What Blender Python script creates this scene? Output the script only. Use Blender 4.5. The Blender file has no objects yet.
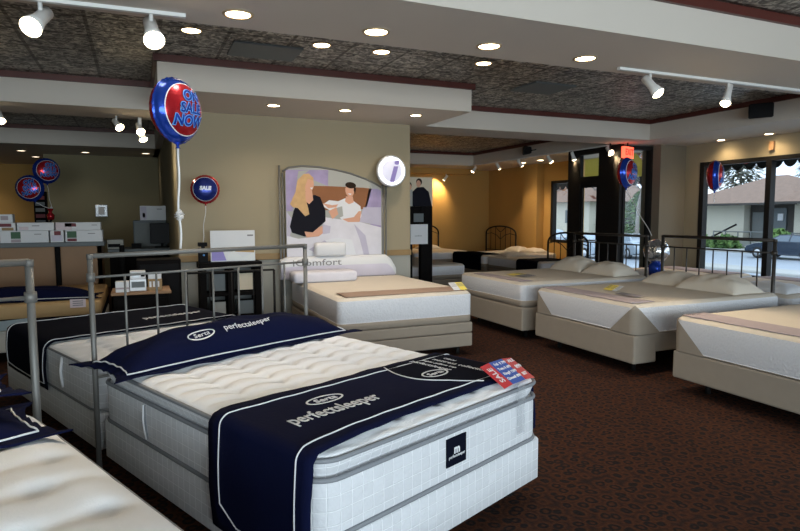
import bpy, bmesh, math, random
from mathutils import Vector, Matrix
random.seed(7)
PI = math.pi
sc = bpy.context.scene
COL = sc.collection

# ------------------------------------------------------------------ materials
def _mat(name):
    m = bpy.data.materials.new(name); m.use_nodes = True
    nt = m.node_tree; return m, nt, nt.nodes['Principled BSDF']

def mat(name, col, rough=.6, metal=0., noise=0., nscale=8., bump=0., bscale=60., spec=.5, coat=0., sheen=0.):
    m, nt, b = _mat(name); N = nt.nodes; L = nt.links
    b.inputs['Base Color'].default_value = (*col, 1); b.inputs['Roughness'].default_value = rough
    b.inputs['Metallic'].default_value = metal; b.inputs['Specular IOR Level'].default_value = spec
    b.inputs['Coat Weight'].default_value = coat
    b.inputs['Sheen Weight'].default_value = sheen
    if noise or bump:
        tc = N.new('ShaderNodeTexCoord')
    if noise:
        n = N.new('ShaderNodeTexNoise'); n.inputs['Scale'].default_value = nscale; n.inputs['Detail'].default_value = 4
        L.new(tc.outputs['Object'], n.inputs['Vector'])
        r = N.new('ShaderNodeMapRange'); r.inputs['To Min'].default_value = 1 - noise; r.inputs['To Max'].default_value = 1 + noise
        L.new(n.outputs['Fac'], r.inputs['Value'])
        v = N.new('ShaderNodeVectorMath'); v.operation = 'SCALE'; v.inputs[0].default_value = col
        L.new(r.outputs['Result'], v.inputs['Scale']); L.new(v.outputs['Vector'], b.inputs['Base Color'])
    if bump:
        n2 = N.new('ShaderNodeTexNoise'); n2.inputs['Scale'].default_value = bscale; n2.inputs['Detail'].default_value = 3
        L.new(tc.outputs['Object'], n2.inputs['Vector'])
        bp = N.new('ShaderNodeBump'); bp.inputs['Strength'].default_value = bump; bp.inputs['Distance'].default_value = .01
        L.new(n2.outputs['Fac'], bp.inputs['Height']); L.new(bp.outputs['Normal'], b.inputs['Normal'])
    return m

def emis(name, col, s):
    m, nt, b = _mat(name)
    b.inputs['Base Color'].default_value = (*[min(c, .8) for c in col], 1)
    b.inputs['Emission Color'].default_value = (*col, 1); b.inputs['Emission Strength'].default_value = s
    return m

def quilt(name, col, line, cell=.055, bump=.5, lw=.05):
    """stitched square quilting laid along the panel's own UV (metres)"""
    m, nt, b = _mat(name); N = nt.nodes; L = nt.links
    b.inputs['Roughness'].default_value = .75; b.inputs['Sheen Weight'].default_value = .2
    uv = N.new('ShaderNodeUVMap')
    br = N.new('ShaderNodeTexBrick'); br.offset = 0; br.squash = 1
    br.inputs['Scale'].default_value = 1 / cell
    br.inputs['Brick Width'].default_value = 1; br.inputs['Row Height'].default_value = 1
    br.inputs['Mortar Size'].default_value = lw; br.inputs['Mortar Smooth'].default_value = .6
    br.inputs['Color1'].default_value = (*col, 1); br.inputs['Color2'].default_value = (*[c * .94 for c in col], 1)
    br.inputs['Mortar'].default_value = (*line, 1)
    L.new(uv.outputs['UV'], br.inputs['Vector']); L.new(br.outputs['Color'], b.inputs['Base Color'])
    n2 = N.new('ShaderNodeTexNoise'); n2.inputs['Scale'].default_value = 45; L.new(uv.outputs['UV'], n2.inputs['Vector'])
    ad = N.new('ShaderNodeMath'); ad.operation = 'SUBTRACT'; L.new(n2.outputs['Fac'], ad.inputs[0]); L.new(br.outputs['Fac'], ad.inputs[1])
    bp = N.new('ShaderNodeBump'); bp.inputs['Strength'].default_value = bump; bp.inputs['Distance'].default_value = .006
    L.new(ad.outputs[0], bp.inputs['Height']); L.new(bp.outputs['Normal'], b.inputs['Normal'])
    return m

def carpet_mat():
    m, nt, b = _mat('patterned carpet'); N = nt.nodes; L = nt.links
    b.inputs['Roughness'].default_value = .95; b.inputs['Specular IOR Level'].default_value = .15
    tc = N.new('ShaderNodeTexCoord')
    nz = N.new('ShaderNodeTexNoise'); nz.inputs['Scale'].default_value = 9; nz.inputs['Detail'].default_value = 2
    L.new(tc.outputs['Object'], nz.inputs['Vector'])
    mx = N.new('ShaderNodeMix'); mx.data_type = 'VECTOR'; mx.inputs['Factor'].default_value = .045
    L.new(tc.outputs['Object'], mx.inputs[4]); L.new(nz.outputs['Color'], mx.inputs[5])
    v = N.new('ShaderNodeTexVoronoi'); v.inputs['Scale'].default_value = 13; v.inputs['Randomness'].default_value = .65
    L.new(mx.outputs[1], v.inputs['Vector'])
    r = N.new('ShaderNodeValToRGB'); e = r.color_ramp.elements
    e[0].position = 0; e[0].color = (.10, .034, .015, 1)
    e[1].position = 1; e[1].color = (.028, .016, .014, 1)
    for p, c in ((.15, (.080, .029, .014)), (.24, (.020, .014, .014)), (.34, (.022, .015, .014)), (.43, (.105, .035, .015)), (.58, (.075, .027, .014)), (.72, (.040, .019, .014))):
        x = e.new(p); x.color = (*c, 1)
    L.new(v.outputs['Distance'], r.inputs['Fac'])
    n2 = N.new('ShaderNodeTexNoise'); n2.inputs['Scale'].default_value = 60; n2.inputs['Detail'].default_value = 5
    L.new(tc.outputs['Object'], n2.inputs['Vector'])
    mr = N.new('ShaderNodeMapRange'); mr.inputs['To Min'].default_value = .2; mr.inputs['To Max'].default_value = 1.15
    L.new(n2.outputs['Fac'], mr.inputs['Value'])
    sv = N.new('ShaderNodeVectorMath'); sv.operation = 'SCALE'
    L.new(r.outputs['Color'], sv.inputs[0]); L.new(mr.outputs['Result'], sv.inputs['Scale'])
    L.new(sv.outputs['Vector'], b.inputs['Base Color'])
    bp = N.new('ShaderNodeBump'); bp.inputs['Strength'].default_value = .4; bp.inputs['Distance'].default_value = .01
    L.new(n2.outputs['Fac'], bp.inputs['Height']); L.new(bp.outputs['Normal'], b.inputs['Normal'])
    return m

def tin_mat():
    m, nt, b = _mat('pressed tin'); N = nt.nodes; L = nt.links
    b.inputs['Metallic'].default_value = .35; b.inputs['Roughness'].default_value = .42
    tc = N.new('ShaderNodeTexCoord')
    br = N.new('ShaderNodeTexBrick'); br.offset = 0; br.inputs['Scale'].default_value = 1
    br.inputs['Brick Width'].default_value = .56; br.inputs['Row Height'].default_value = .56
    br.inputs['Mortar Size'].default_value = .018; br.inputs['Mortar Smooth'].default_value = .3
    br.inputs['Color1'].default_value = (1, 1, 1, 1); br.inputs['Color2'].default_value = (.85, .85, .85, 1); br.inputs['Mortar'].default_value = (.25, .22, .2, 1)
    mp = N.new('ShaderNodeMapping'); mp.inputs['Location'].default_value = (.33, .1, 0)
    L.new(tc.outputs['Object'], mp.inputs['Vector']); L.new(mp.outputs['Vector'], br.inputs['Vector'])
    v = N.new('ShaderNodeTexVoronoi'); v.feature = 'F1'; v.inputs['Scale'].default_value = 11; v.inputs['Randomness'].default_value = .75
    L.new(tc.outputs['Object'], v.inputs['Vector'])
    n = N.new('ShaderNodeTexNoise'); n.inputs['Scale'].default_value = 15; n.inputs['Detail'].default_value = 5; n.inputs['Distortion'].default_value = 1.4
    L.new(tc.outputs['Object'], n.inputs['Vector'])
    r = N.new('ShaderNodeValToRGB'); e = r.color_ramp.elements
    e[0].position = .38; e[0].color = (.05, .045, .04, 1); e[1].position = .62; e[1].color = (.62, .59, .53, 1)
    x = e.new(.5); x.color = (.24, .225, .20, 1)
    L.new(n.outputs['Fac'], r.inputs['Fac'])
    mu = N.new('ShaderNodeMix'); mu.data_type = 'RGBA'; mu.blend_type = 'MULTIPLY'; mu.inputs['Factor'].default_value = 1
    L.new(r.outputs['Color'], mu.inputs[6]); L.new(br.outputs['Color'], mu.inputs[7]); L.new(mu.outputs[2], b.inputs['Base Color'])
    ad = N.new('ShaderNodeMath'); ad.operation = 'ADD'; L.new(v.outputs['Distance'], ad.inputs[0]); L.new(n.outputs['Fac'], ad.inputs[1])
    bp = N.new('ShaderNodeBump'); bp.inputs['Strength'].default_value = .9; bp.inputs['Distance'].default_value = .02
    L.new(ad.outputs[0], bp.inputs['Height']); L.new(bp.outputs['Normal'], b.inputs['Normal'])
    return m

def glass_mat():
    m = bpy.data.materials.new('window glass'); m.use_nodes = True; nt = m.node_tree; nt.nodes.clear()
    o = nt.nodes.new('ShaderNodeOutputMaterial'); t = nt.nodes.new('ShaderNodeBsdfTransparent'); t.inputs[0].default_value = (.93, .97, .97, 1)
    g = nt.nodes.new('ShaderNodeBsdfGlossy'); g.inputs['Roughness'].default_value = .02
    lw = nt.nodes.new('ShaderNodeLayerWeight'); lw.inputs[0].default_value = .5
    pw = nt.nodes.new('ShaderNodeMath'); pw.operation = 'POWER'; pw.inputs[1].default_value = 4; nt.links.new(lw.outputs['Facing'], pw.inputs[0])
    f = nt.nodes.new('ShaderNodeMath'); f.operation = 'MULTIPLY_ADD'; f.inputs[1].default_value = .5; f.inputs[2].default_value = .025; nt.links.new(pw.outputs[0], f.inputs[0]); mx = nt.nodes.new('ShaderNodeMixShader')
    nt.links.new(f.outputs[0], mx.inputs[0]); nt.links.new(t.outputs[0], mx.inputs[1]); nt.links.new(g.outputs[0], mx.inputs[2]); nt.links.new(mx.outputs[0], o.inputs[0])
    return m

def film_mat():
    m = bpy.data.materials.new('clear plastic film'); m.use_nodes = True; nt = m.node_tree; nt.nodes.clear()
    o = nt.nodes.new('ShaderNodeOutputMaterial'); t = nt.nodes.new('ShaderNodeBsdfTransparent'); d = nt.nodes.new('ShaderNodeBsdfDiffuse'); d.inputs[0].default_value = (.45, .47, .5, 1)
    mx = nt.nodes.new('ShaderNodeMixShader'); mx.inputs[0].default_value = .16
    nt.links.new(t.outputs[0], mx.inputs[1]); nt.links.new(d.outputs[0], mx.inputs[2]); nt.links.new(mx.outputs[0], o.inputs[0])
    return m

def foliage_mat(name, c1, c2):
    m, nt, b = _mat(name); N = nt.nodes; L = nt.links; b.inputs['Roughness'].default_value = .8
    tc = N.new('ShaderNodeTexCoord'); n = N.new('ShaderNodeTexNoise'); n.inputs['Scale'].default_value = 1.7; n.inputs['Detail'].default_value = 4
    L.new(tc.outputs['Object'], n.inputs['Vector']); r = N.new('ShaderNodeValToRGB')
    r.color_ramp.elements[0].position = .4; r.color_ramp.elements[0].color = (*c1, 1); r.color_ramp.elements[1].position = .62; r.color_ramp.elements[1].color = (*c2, 1)
    L.new(n.outputs['Fac'], r.inputs['Fac']); L.new(r.outputs['Color'], b.inputs['Base Color'])
    return m

M = {}
M['carpet'] = carpet_mat(); M['tin'] = tin_mat(); M['glass'] = glass_mat(); M['film'] = film_mat()
M['soffit'] = mat('soffit paint', (.61, .55, .49), .85, noise=.03, nscale=2)
M['wall'] = mat('tan wall paint', (.36, .30, .20), .85, noise=.04, nscale=1.5)
M['wall_low'] = mat('pale grey wainscot paint', (.36, .35, .31), .8, noise=.04, nscale=2)
M['wall_ochre'] = mat('ochre wall paint', (.47, .28, .085), .85, noise=.05, nscale=1.5)
M['wall_olive'] = mat('olive office paint', (.27, .235, .14), .85, noise=.04, nscale=1.5)
M['wall_brown'] = mat('taupe column paint', (.20, .165, .12), .85, noise=.04, nscale=2)
M['chair_rail'] = mat('tan rail wood', (.30, .19, .08), .6, noise=.15, nscale=10)
M['trimwood'] = mat('mahogany trim', (.090, .020, .014), .45, noise=.25, nscale=6)
M['white'] = quilt('white knit', (.80, .80, .82), (.80, .80, .82), .3, .25, .0)
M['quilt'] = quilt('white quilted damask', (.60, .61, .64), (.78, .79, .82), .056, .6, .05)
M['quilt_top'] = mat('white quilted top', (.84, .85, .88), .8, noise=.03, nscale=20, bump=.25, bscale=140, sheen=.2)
M['quilt_cream'] = quilt('cream knit border', (.70, .68, .64), (.72, .70, .66), .02, .3, .1)
M['top_cream'] = mat('cream knit top', (.67, .60, .51), .85, noise=.04, nscale=6, bump=.2, bscale=200)
M['side_white'] = mat('white textured knit', (.76, .76, .79), .85, noise=.06, nscale=60, bump=.7, bscale=55, sheen=.1)
M['taupe'] = mat('taupe suede', (.335, .285, .23), .9, noise=.06, nscale=14, bump=.15, bscale=150)
M['taupe_dark'] = mat('dark taupe suede', (.24, .205, .17), .9, noise=.06, nscale=14)
M['lavender'] = mat('lavender grey strip cloth', (.42, .35, .37), .9, noise=.08, nscale=20)
M['brown_strip'] = mat('brown strip cloth', (.34, .23, .17), .9, noise=.08, nscale=20)
M['piping'] = mat('grey piping', (.20, .21, .23), .7)
M['navy'] = mat('navy sateen', (.0032, .0052, .027), .85, noise=.15, nscale=5, bump=.12, bscale=60, spec=.08)
M['navy_dark'] = mat('black navy cloth', (.004, .005, .012), .9, bump=.1, spec=.05)
M['thread'] = mat('silver white thread', (.72, .72, .74), .55)
M['steel'] = mat('grey pewter tube', (.17, .165, .155), .5, .35, noise=.08, nscale=10)
M['bronze'] = mat('dark bronze tube', (.05, .043, .038), .45, .5)
M['blackmetal'] = mat('black metal', (.012, .011, .011), .6, .1, spec=.25)
M['blackwood'] = mat('black cabinet wood', (.006, .005, .005), .8, noise=.2, nscale=8, spec=.08)
M['blackplastic'] = mat('black plastic', (.008, .008, .009), .75, spec=.12)
M['greyboard'] = mat('grey back panel', (.16, .17, .165), .6)
M['tanwood'] = mat('tan counter panel', (.31, .175, .09), .6, noise=.12, nscale=5)
M['tansuede'] = mat('caramel suede', (.50, .33, .16), .85, noise=.06, nscale=12)
M['white_paint'] = mat('white enamel', (.75, .75, .74), .4)
M['white_card'] = mat('white card', (.72, .72, .74), .6)
M['pale_blue'] = mat('pale blue card', (.40, .50, .56), .6)
M['pale_pink'] = mat('pale pink card', (.66, .55, .58), .6)
M['red'] = mat('red card', (.55, .035, .04), .45)
M['blue'] = mat('blue card', (.03, .09, .38), .45)
M['yellow'] = mat('yellow card', (.85, .68, .12), .5)
M['purple'] = mat('purple ink', (.27, .22, .55), .5)
M['pale_purple'] = mat('pale purple fabric', (.64, .60, .70), .8, noise=.1, nscale=5)
M['greyink'] = mat('grey ink', (.22, .21, .22), .6)
M['foil_red'] = mat('red foil', (.50, .02, .03), .2, .55, bump=.3, bscale=14)
M['foil_blue'] = mat('blue foil', (.015, .06, .42), .2, .55, bump=.3, bscale=14)
M['foil_navy'] = mat('dark blue foil', (.015, .03, .20), .25, .5)
M['foil_white'] = mat('white foil print', (.8, .8, .82), .35)
M['foil_sky'] = mat('sky blue foil print', (.10, .33, .75), .35)
M['foil_silver'] = mat('silver foil', (.7, .7, .72), .15, .9, bump=.5, bscale=20)
M['ribbon'] = mat('white curling ribbon', (.82, .80, .80), .3)
M['lamp_on'] = emis('lit lamp', (1, .80, .50), 14)
M['lamp_dim'] = emis('dim lamp', (1, .84, .62), 2.2)
M['sign_glow'] = emis('lit sign face', (.50, .50, .60), .45); M['sign_edge'] = emis('lit sign edge', (.92, .94, 1.0), 1.5)
M['exit_red'] = emis('lit red sign', (1, .10, .05), 1.6)
M['lamp_ring'] = mat('can trim ring', (.50, .38, .24), .4, .3)
M['green'] = mat('green print', (.04, .11, .05), .6)
M['darkred'] = mat('maroon print', (.16, .02, .03), .6)
M['screen'] = mat('black screen', (.007, .007, .009), .5, spec=.2)
M['office_grey'] = mat('office grey', (.13, .15, .16), .6)
M['silver'] = mat('silver box', (.55, .56, .58), .35, .4)
# poster inks
M['p_lilac'] = mat('poster lilac', (.36, .30, .48), .9, spec=.1, noise=.3, nscale=6)
M['p_wood'] = mat('poster wood', (.27, .12, .06), .9, spec=.1, noise=.15, nscale=5)
M['p_grey'] = mat('poster grey', (.40, .40, .38), .9, spec=.1)
M['p_white'] = mat('poster linen', (.68, .66, .72), .9, spec=.1, noise=.12, nscale=7)
M['p_pillow'] = mat('poster pillow', (.50, .47, .58), .9, spec=.1, noise=.1, nscale=7)
M['p_skin'] = mat('poster skin', (.66, .36, .25), .9, spec=.1)
M['p_blonde'] = mat('poster blonde hair', (.60, .38, .19), .9, spec=.1, noise=.2, nscale=14)
M['p_black'] = mat('poster black', (.012, .012, .018), .9, spec=.1)
M['p_tshirt'] = mat('poster tee', (.72, .72, .76), .9, spec=.1)
M['p_hair'] = mat('poster dark hair', (.03, .018, .012), .9, spec=.1)
M['p_cream'] = mat('poster cream', (.70, .60, .46), .9, spec=.1)
# outside
M['asphalt'] = mat('wet asphalt', (.33, .36, .40), .45, noise=.12, nscale=.5)
M['sidewalk'] = mat('concrete', (.42, .41, .38), .8, noise=.08, nscale=1)
M['grassy'] = mat('verge', (.10, .13, .05), .9, noise=.3, nscale=2)
M['cream'] = mat('cream stucco', (.62, .58, .48), .85, noise=.05, nscale=1)
M['roof'] = mat('brown shingles', (.26, .17, .125), .9, noise=.2, nscale=3)
M['dark_recess'] = mat('dark timber', (.05, .045, .04), .7)
M['bark'] = mat('bark', (.24, .21, .18), .9, noise=.2, nscale=3)
M['leaf_dark'] = foliage_mat('dark conifer', (.13, .13, .10), (.27, .27, .22))
M['leaf_green'] = foliage_mat('green bush', (.05, .11, .025), (.17, .28, .07))
M['leaf_red'] = foliage_mat('red bush', (.16, .05, .03), (.30, .14, .07))
M['carblue'] = mat('dark blue car paint', (.03, .045, .07), .25, .3, coat=.6)
M['carsilver'] = mat('silver car paint', (.40, .46, .52), .25, .4, coat=.6)
M['carglass'] = mat('car glass', (.10, .14, .18), .1, 0, spec=.8)
M['tyre'] = mat('tyre', (.015, .015, .015), .8)
M['rim'] = mat('wheel rim', (.55, .56, .58), .3, .8)
M['awning'] = mat('yellow awning cloth', (.42, .36, .10), .8)
M['awning_dark'] = mat('black awning fringe', (.012, .014, .016), .8)

# ------------------------------------------------------------------ helpers
def meta(o, label=None, cat=None, group=None, kind=None):
    if label: o['label'] = label
    if cat: o['category'] = cat
    if group: o['group'] = group
    if kind: o['kind'] = kind
    return o

def obj(name, bm, m, parent=None, smooth=False, loc=None, rz=0):
    me = bpy.data.meshes.new(name)
    if bm is not None:
        bm.normal_update(); bm.to_mesh(me); bm.free()
    ms = m if isinstance(m, (list, tuple)) else [m]
    for x in ms: me.materials.append(M[x] if isinstance(x, str) else x)
    if smooth:
        me.polygons.foreach_set('use_smooth', [True] * len(me.polygons))
        if smooth == 'auto':
            try: me.set_sharp_from_angle(angle=math.radians(40))
            except Exception: pass
    o = bpy.data.objects.new(name, me); COL.objects.link(o)
    if parent: o.parent = parent
    if loc: o.location = loc
    if rz: o.rotation_euler = (0, 0, rz)
    return o

def empty(name, loc, rz, label, cat, group=None):
    o = bpy.data.objects.new(name, None); COL.objects.link(o); o.empty_display_size = .1
    o.location = loc; o.rotation_euler = (0, 0, rz) if not isinstance(rz, tuple) else rz
    return meta(o, label, cat, group)

def box(bm, c, s, mi=0, rot=None, bev=0):
    t = bmesh.new() if bev else bm
    mtx = Matrix.Translation(Vector(c))
    if rot: mtx = mtx @ rot
    mtx = mtx @ Matrix.Diagonal((*s, 1))
    r = bmesh.ops.create_cube(t, size=1, matrix=mtx)
    if bev:
        bmesh.ops.bevel(t, geom=list(t.edges), offset=bev, segments=2, profile=.5, affect='EDGES')
        me = bpy.data.meshes.new('t'); t.to_mesh(me); t.free()
        n = len(bm.faces); bm.from_mesh(me); bpy.data.meshes.remove(me)
        bm.faces.ensure_lookup_table()
        for f in bm.faces[n:]: f.material_index = mi
    else:
        for f in {f for v in r['verts'] for f in v.link_faces}: f.material_index = mi
    return bm

def lohi(bm, a, b, mi=0, bev=0):
    return box(bm, [(a[i] + b[i]) / 2 for i in range(3)], [abs(b[i] - a[i]) for i in range(3)], mi, None, bev)

def B(a, b, bev=0):
    return lohi(bmesh.new(), a, b, 0, bev)

def tube(bm, pts, r, n=10, closed=False, mi=0, caps=True):
    pts = [Vector(p) for p in pts]
    if closed and (pts[0] - pts[-1]).length < 1e-6: pts = pts[:-1]
    k = len(pts); rings = []
    up = None
    for i, p in enumerate(pts):
        a = pts[(i - 1) % k] if (closed or i > 0) else p
        b = pts[(i + 1) % k] if (closed or i < k - 1) else p
        d = (b - a)
        if d.length < 1e-9: d = Vector((0, 0, 1))
        d.normalize()
        if up is None:
            up = Vector((0, 0, 1)) if abs(d.z) < .9 else Vector((1, 0, 0))
        x = d.cross(up)
        if x.length < 1e-6: x = d.cross(Vector((0, 1, 0)))
        x.normalize(); y = x.cross(d).normalized(); up = y
        rr = r[i] if isinstance(r, (list, tuple)) else r
        rings.append([bm.verts.new(p + x * (rr * math.cos(2 * PI * j / n)) + y * (rr * math.sin(2 * PI * j / n))) for j in range(n)])
    m = k if closed else k - 1
    for i in range(m):
        A, C = rings[i], rings[(i + 1) % k]
        for j in range(n):
            f = bm.faces.new((A[j], A[(j + 1) % n], C[(j + 1) % n], C[j])); f.material_index = mi; f.smooth = True
    if caps and not closed:
        f = bm.faces.new(rings[0][::-1]); f.material_index = mi
        f = bm.faces.new(rings[-1]); f.material_index = mi
    return bm

def T(pts, r, n=10, closed=False): return tube(bmesh.new(), pts, r, n, closed)

def lathe(bm, prof, n=24, mtx=None, mi=0):
    """prof: list of (radius, height, [mat]) about local z"""
    rings = []
    for q in prof:
        rr, z = q[0], q[1]
        if rr < 1e-6: vs = [bm.verts.new((0, 0, z))]
        else: vs = [bm.verts.new((rr * math.cos(2 * PI * j / n), rr * math.sin(2 * PI * j / n), z)) for j in range(n)]
        rings.append(vs)
    for i in range(len(rings) - 1):
        A, C = rings[i], rings[i + 1]; mm = prof[i + 1][2] if len(prof[i + 1]) > 2 else mi
        for j in range(n):
            k = (j + 1) % n
            if len(A) == 1 and len(C) == 1: continue
            if len(A) == 1: f = bm.faces.new((A[0], C[j], C[k]))
            elif len(C) == 1: f = bm.faces.new((A[j], A[k], C[0]))
            else: f = bm.faces.new((A[j], A[k], C[k], C[j]))
            f.material_index = mm; f.smooth = True
    vs = [v for r in rings for v in r]
    if mtx is not None: bmesh.ops.transform(bm, matrix=mtx, verts=vs)
    bmesh.ops.recalc_face_normals(bm, faces=list({f for v in vs for f in v.link_faces}))
    return vs

def rrect(hx, hy, r, n=8, step=.12):
    """rounded rectangle, counter-clockwise, with straight runs subdivided"""
    pts = []
    for cx, cy, a0 in ((hx - r, -hy + r, -PI / 2), (hx - r, hy - r, 0), (-hx + r, hy - r, PI / 2), (-hx + r, -hy + r, PI)):
        for i in range(n + 1):
            a = a0 + PI / 2 * i / n; pts.append((cx + r * math.cos(a), cy + r * math.sin(a)))
    out = []
    for i, p in enumerate(pts):
        q = pts[(i + 1) % len(pts)]; out.append(p); d = math.hypot(q[0] - p[0], q[1] - p[1]); k = int(d / step)
        for j in range(1, k): out.append((p[0] + (q[0] - p[0]) * j / k, p[1] + (q[1] - p[1]) * j / k))
    return out

def side_loft(bm, hx, hy, r, rings, cap_bottom=True, cap_top=False, mi=0):
    """rings: (z, inset[, material]); UV in metres round the perimeter"""
    uvl = bm.loops.layers.uv.verify(); R = []
    base = rrect(hx, hy, r); k = len(base)
    per = [0]
    for i in range(k):
        p, q = base[i], base[(i + 1) % k]; per.append(per[-1] + math.hypot(q[0] - p[0], q[1] - p[1]))
    for q in rings:
        z, ins = q[0], q[1]; rr = max(r - ins, .004); pts = rrect(hx, hy, r)
        # inset about the centre line of each corner
        vs = []
        for (x, y) in pts:
            cx = max(-(hx - r), min(hx - r, x)); cy = max(-(hy - r), min(hy - r, y))
            dx, dy = x - cx, y - cy; d = math.hypot(dx, dy) or 1
            vs.append(bm.verts.new((x - dx / d * ins, y - dy / d * ins, z)))
        R.append(vs)
    for i in range(len(R) - 1):
        mm = rings[i + 1][2] if len(rings[i + 1]) > 2 else mi
        for j in range(k):
            j2 = (j + 1) % k
            f = bm.faces.new((R[i][j], R[i][j2], R[i + 1][j2], R[i + 1][j])); f.smooth = True; f.material_index = mm
            us = (per[j], per[j + 1], per[j + 1], per[j]); zs = (rings[i][0], rings[i][0], rings[i + 1][0], rings[i + 1][0])
            for l, u_, z_ in zip(f.loops, us, zs): l[uvl].uv = (u_, z_)
    if cap_bottom: bm.faces.new(R[0][::-1])
    if cap_top:
        f = bm.faces.new(R[-1]); f.material_index = mi
        for l in f.loops: l[uvl].uv = l.vert.co.xy
    return R

def grid_top(bm, hx, hy, r, z, nx, ny, R, drop, hf, mi=0):
    uvl = bm.loops.layers.uv.verify(); V = []
    for i in range(nx + 1):
        row = []
        for j in range(ny + 1):
            s = -1 + 2 * i / nx; t = -1 + 2 * j / ny
            # finer near the edges
            s = math.copysign(1 - (1 - abs(s)) ** 1.15, s); t = math.copysign(1 - (1 - abs(t)) ** 1.15, t)
            x, y = s * hx, t * hy
            qx, qy = abs(x) - (hx - r), abs(y) - (hy - r)
            if qx > 0 and qy > 0:
                l = math.hypot(qx, qy); m_ = max(qx, qy); qx, qy = qx * m_ / l, qy * m_ / l
                x = math.copysign(hx - r + qx, x); y = math.copysign(hy - r + qy, y); d = r - math.hypot(qx, qy)
            else: d = min(hx - abs(x), hy - abs(y))
            e = 0 if d >= R else drop * (1 - math.sqrt(max(0, 1 - (1 - d / R) ** 2)))
            f_ = min(1, d / (R * .8))
            row.append(bm.verts.new((x, y, z - e + hf(x, y) * f_)))
        V.append(row)
    for i in range(nx):
        for j in range(ny):
            f = bm.faces.new((V[i][j], V[i + 1][j], V[i + 1][j + 1], V[i][j + 1])); f.smooth = True; f.material_index = mi
            for l in f.loops: l[uvl].uv = l.vert.co.xy

def text_bm(body, size, thick=.0015, align='CENTER', shear=0, sx=1, bold=0):
    cu = bpy.data.curves.new('t', 'FONT'); cu.body = body; cu.size = size; cu.align_x = align; cu.align_y = 'CENTER'
    cu.extrude = thick; cu.shear = shear; cu.resolution_u = 3; cu.offset = bold
    o = bpy.data.objects.new('t', cu); COL.objects.link(o)
    bpy.context.view_layer.update()
    me = bpy.data.meshes.new_from_object(o.evaluated_get(bpy.context.evaluated_depsgraph_get()))
    bm = bmesh.new(); bm.from_mesh(me)
    bpy.data.objects.remove(o); bpy.data.meshes.remove(me); bpy.data.curves.remove(cu)
    if sx != 1: bmesh.ops.scale(bm, vec=(sx, 1, 1), verts=bm.verts)
    return bm

def join(bm, other, mi=None, mtx=None):
    if mtx is not None: bmesh.ops.transform(other, matrix=mtx, verts=other.verts)
    me = bpy.data.meshes.new('t'); other.to_mesh(me); other.free(); n = len(bm.faces); bm.from_mesh(me); bpy.data.meshes.remove(me)
    bm.faces.ensure_lookup_table()
    if mi is not None:
        for f in bm.faces[n:]: f.material_index = mi
    return bm

def rot_to(xa, ya):
    """matrix whose local x,y axes are xa,ya"""
    xa = Vector(xa).normalized(); ya = Vector(ya); za = xa.cross(ya).normalized(); ya = za.cross(xa)
    m = Matrix.Identity(4)
    for i in range(3): m[i][0], m[i][1], m[i][2] = xa[i], ya[i], za[i]
    return m

def copy_thing(o, label, group=None, **kw):
    def rec(a, par):
        c = a.copy(); COL.objects.link(c)
        if par: c.parent = par; c.matrix_parent_inverse = a.matrix_parent_inverse
        for ch in list(a.children): rec(ch, c)
        return c
    c = rec(o, None); c['label'] = label
    if group: c['group'] = group
    return c

class Frame:
    """bed frame: x head->foot, y across, z up"""
    def __init__(s, ox, oy, rz): s.o = (ox, oy); s.rz = rz; s.c, s.s = math.cos(rz), math.sin(rz)
    def p(s, x, y, z=0): return (s.o[0] + s.c * x - s.s * y, s.o[1] + s.s * x + s.c * y, z)

def struct(name, bm, m, kindlabel=None):
    o = obj(name, bm, m); o['kind'] = 'structure'
    if kindlabel: o['label'] = kindlabel
    return o

# ------------------------------------------------------------------ camera
CAMZ = 1.526
cam = bpy.data.cameras.new('camera'); cam.lens = 27.0; cam.sensor_width = 36; cam.clip_end = 300; cam.clip_start = .05
co = bpy.data.objects.new('camera', cam); COL.objects.link(co); sc.camera = co
co.matrix_world = Matrix.Translation((0, 0, CAMZ)) @ Matrix.Rotation(-.411, 4, 'Z') @ Matrix.Rotation(PI / 2 - .085, 4, 'X') @ Matrix.Rotation(-.003, 4, 'Z')

# ------------------------------------------------------------------ room shell
S, TZ, TR = 2.77, 3.10, 3.03       # soffit underside, tin, bottom edge of the wooden trim
X0, X1, Y0, Y1 = -4.6, 9.35, -4.2, 17.2
struct('floor', B((X0 - .2, Y0 - .2, -.12), (X1 + .2, Y1 + .2, 0)), 'carpet')
c = struct('ceiling', B((X0 - .2, Y0 - .2, TZ), (X1 + .2, Y1 + .2, TZ + .12)), 'tin')
sof = bmesh.new()
def sb(x0, y0, x1, y1): lohi(sof, (x0, y0, S), (x1, y1, TZ - .001))
sb(X0, 3.31, 8.0, 4.22)                     # near band
sb(.23, 6.48, 3.78, 7.76)                   # bulkhead before the centre wall
sb(X0, 7.84, .23, 8.66)                     # left band
sb(.23, 7.76, 8.0, 8.5)                     # band behind the centre wall
sb(X0, 12.3, .6, 17.2)                      # office ceiling
sb(.35, 8.5, 3.54, 17.2)                    # above the solid block between office and back room
sb(8.0, Y0, 9.35, 17.2)                     # band along the windows
sb(3.54, 13.6, 8.0, 17.2)                   # end of back room
sb(X0, Y0, 8.0, -3.4)
obj_s = obj('ceiling', sof, 'soffit'); obj_s['kind'] = 'structure'
TW = .035
def trim(n, pts):
    bm = bmesh.new()
    for (a, b) in zip(pts, pts[1:]):
        x0, x1 = sorted((a[0], b[0])); y0, y1 = sorted((a[1], b[1]))
        lohi(bm, (x0 - TW, y0 - TW, TR), (x1 + TW, y1 + TW, TZ - .002))
    struct('trim_%d' % n, bm, 'trimwood')
trim(1, [(X0, 7.84), (.23, 7.84), (.23, 6.48), (3.78, 6.48), (3.78, 7.76), (8.0, 7.76), (8.0, 4.22)])
trim(2, [(8.0, 4.22), (X0, 4.22)])
trim(3, [(X0, 3.31), (8.0, 3.31), (8.0, -3.4)])
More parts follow.
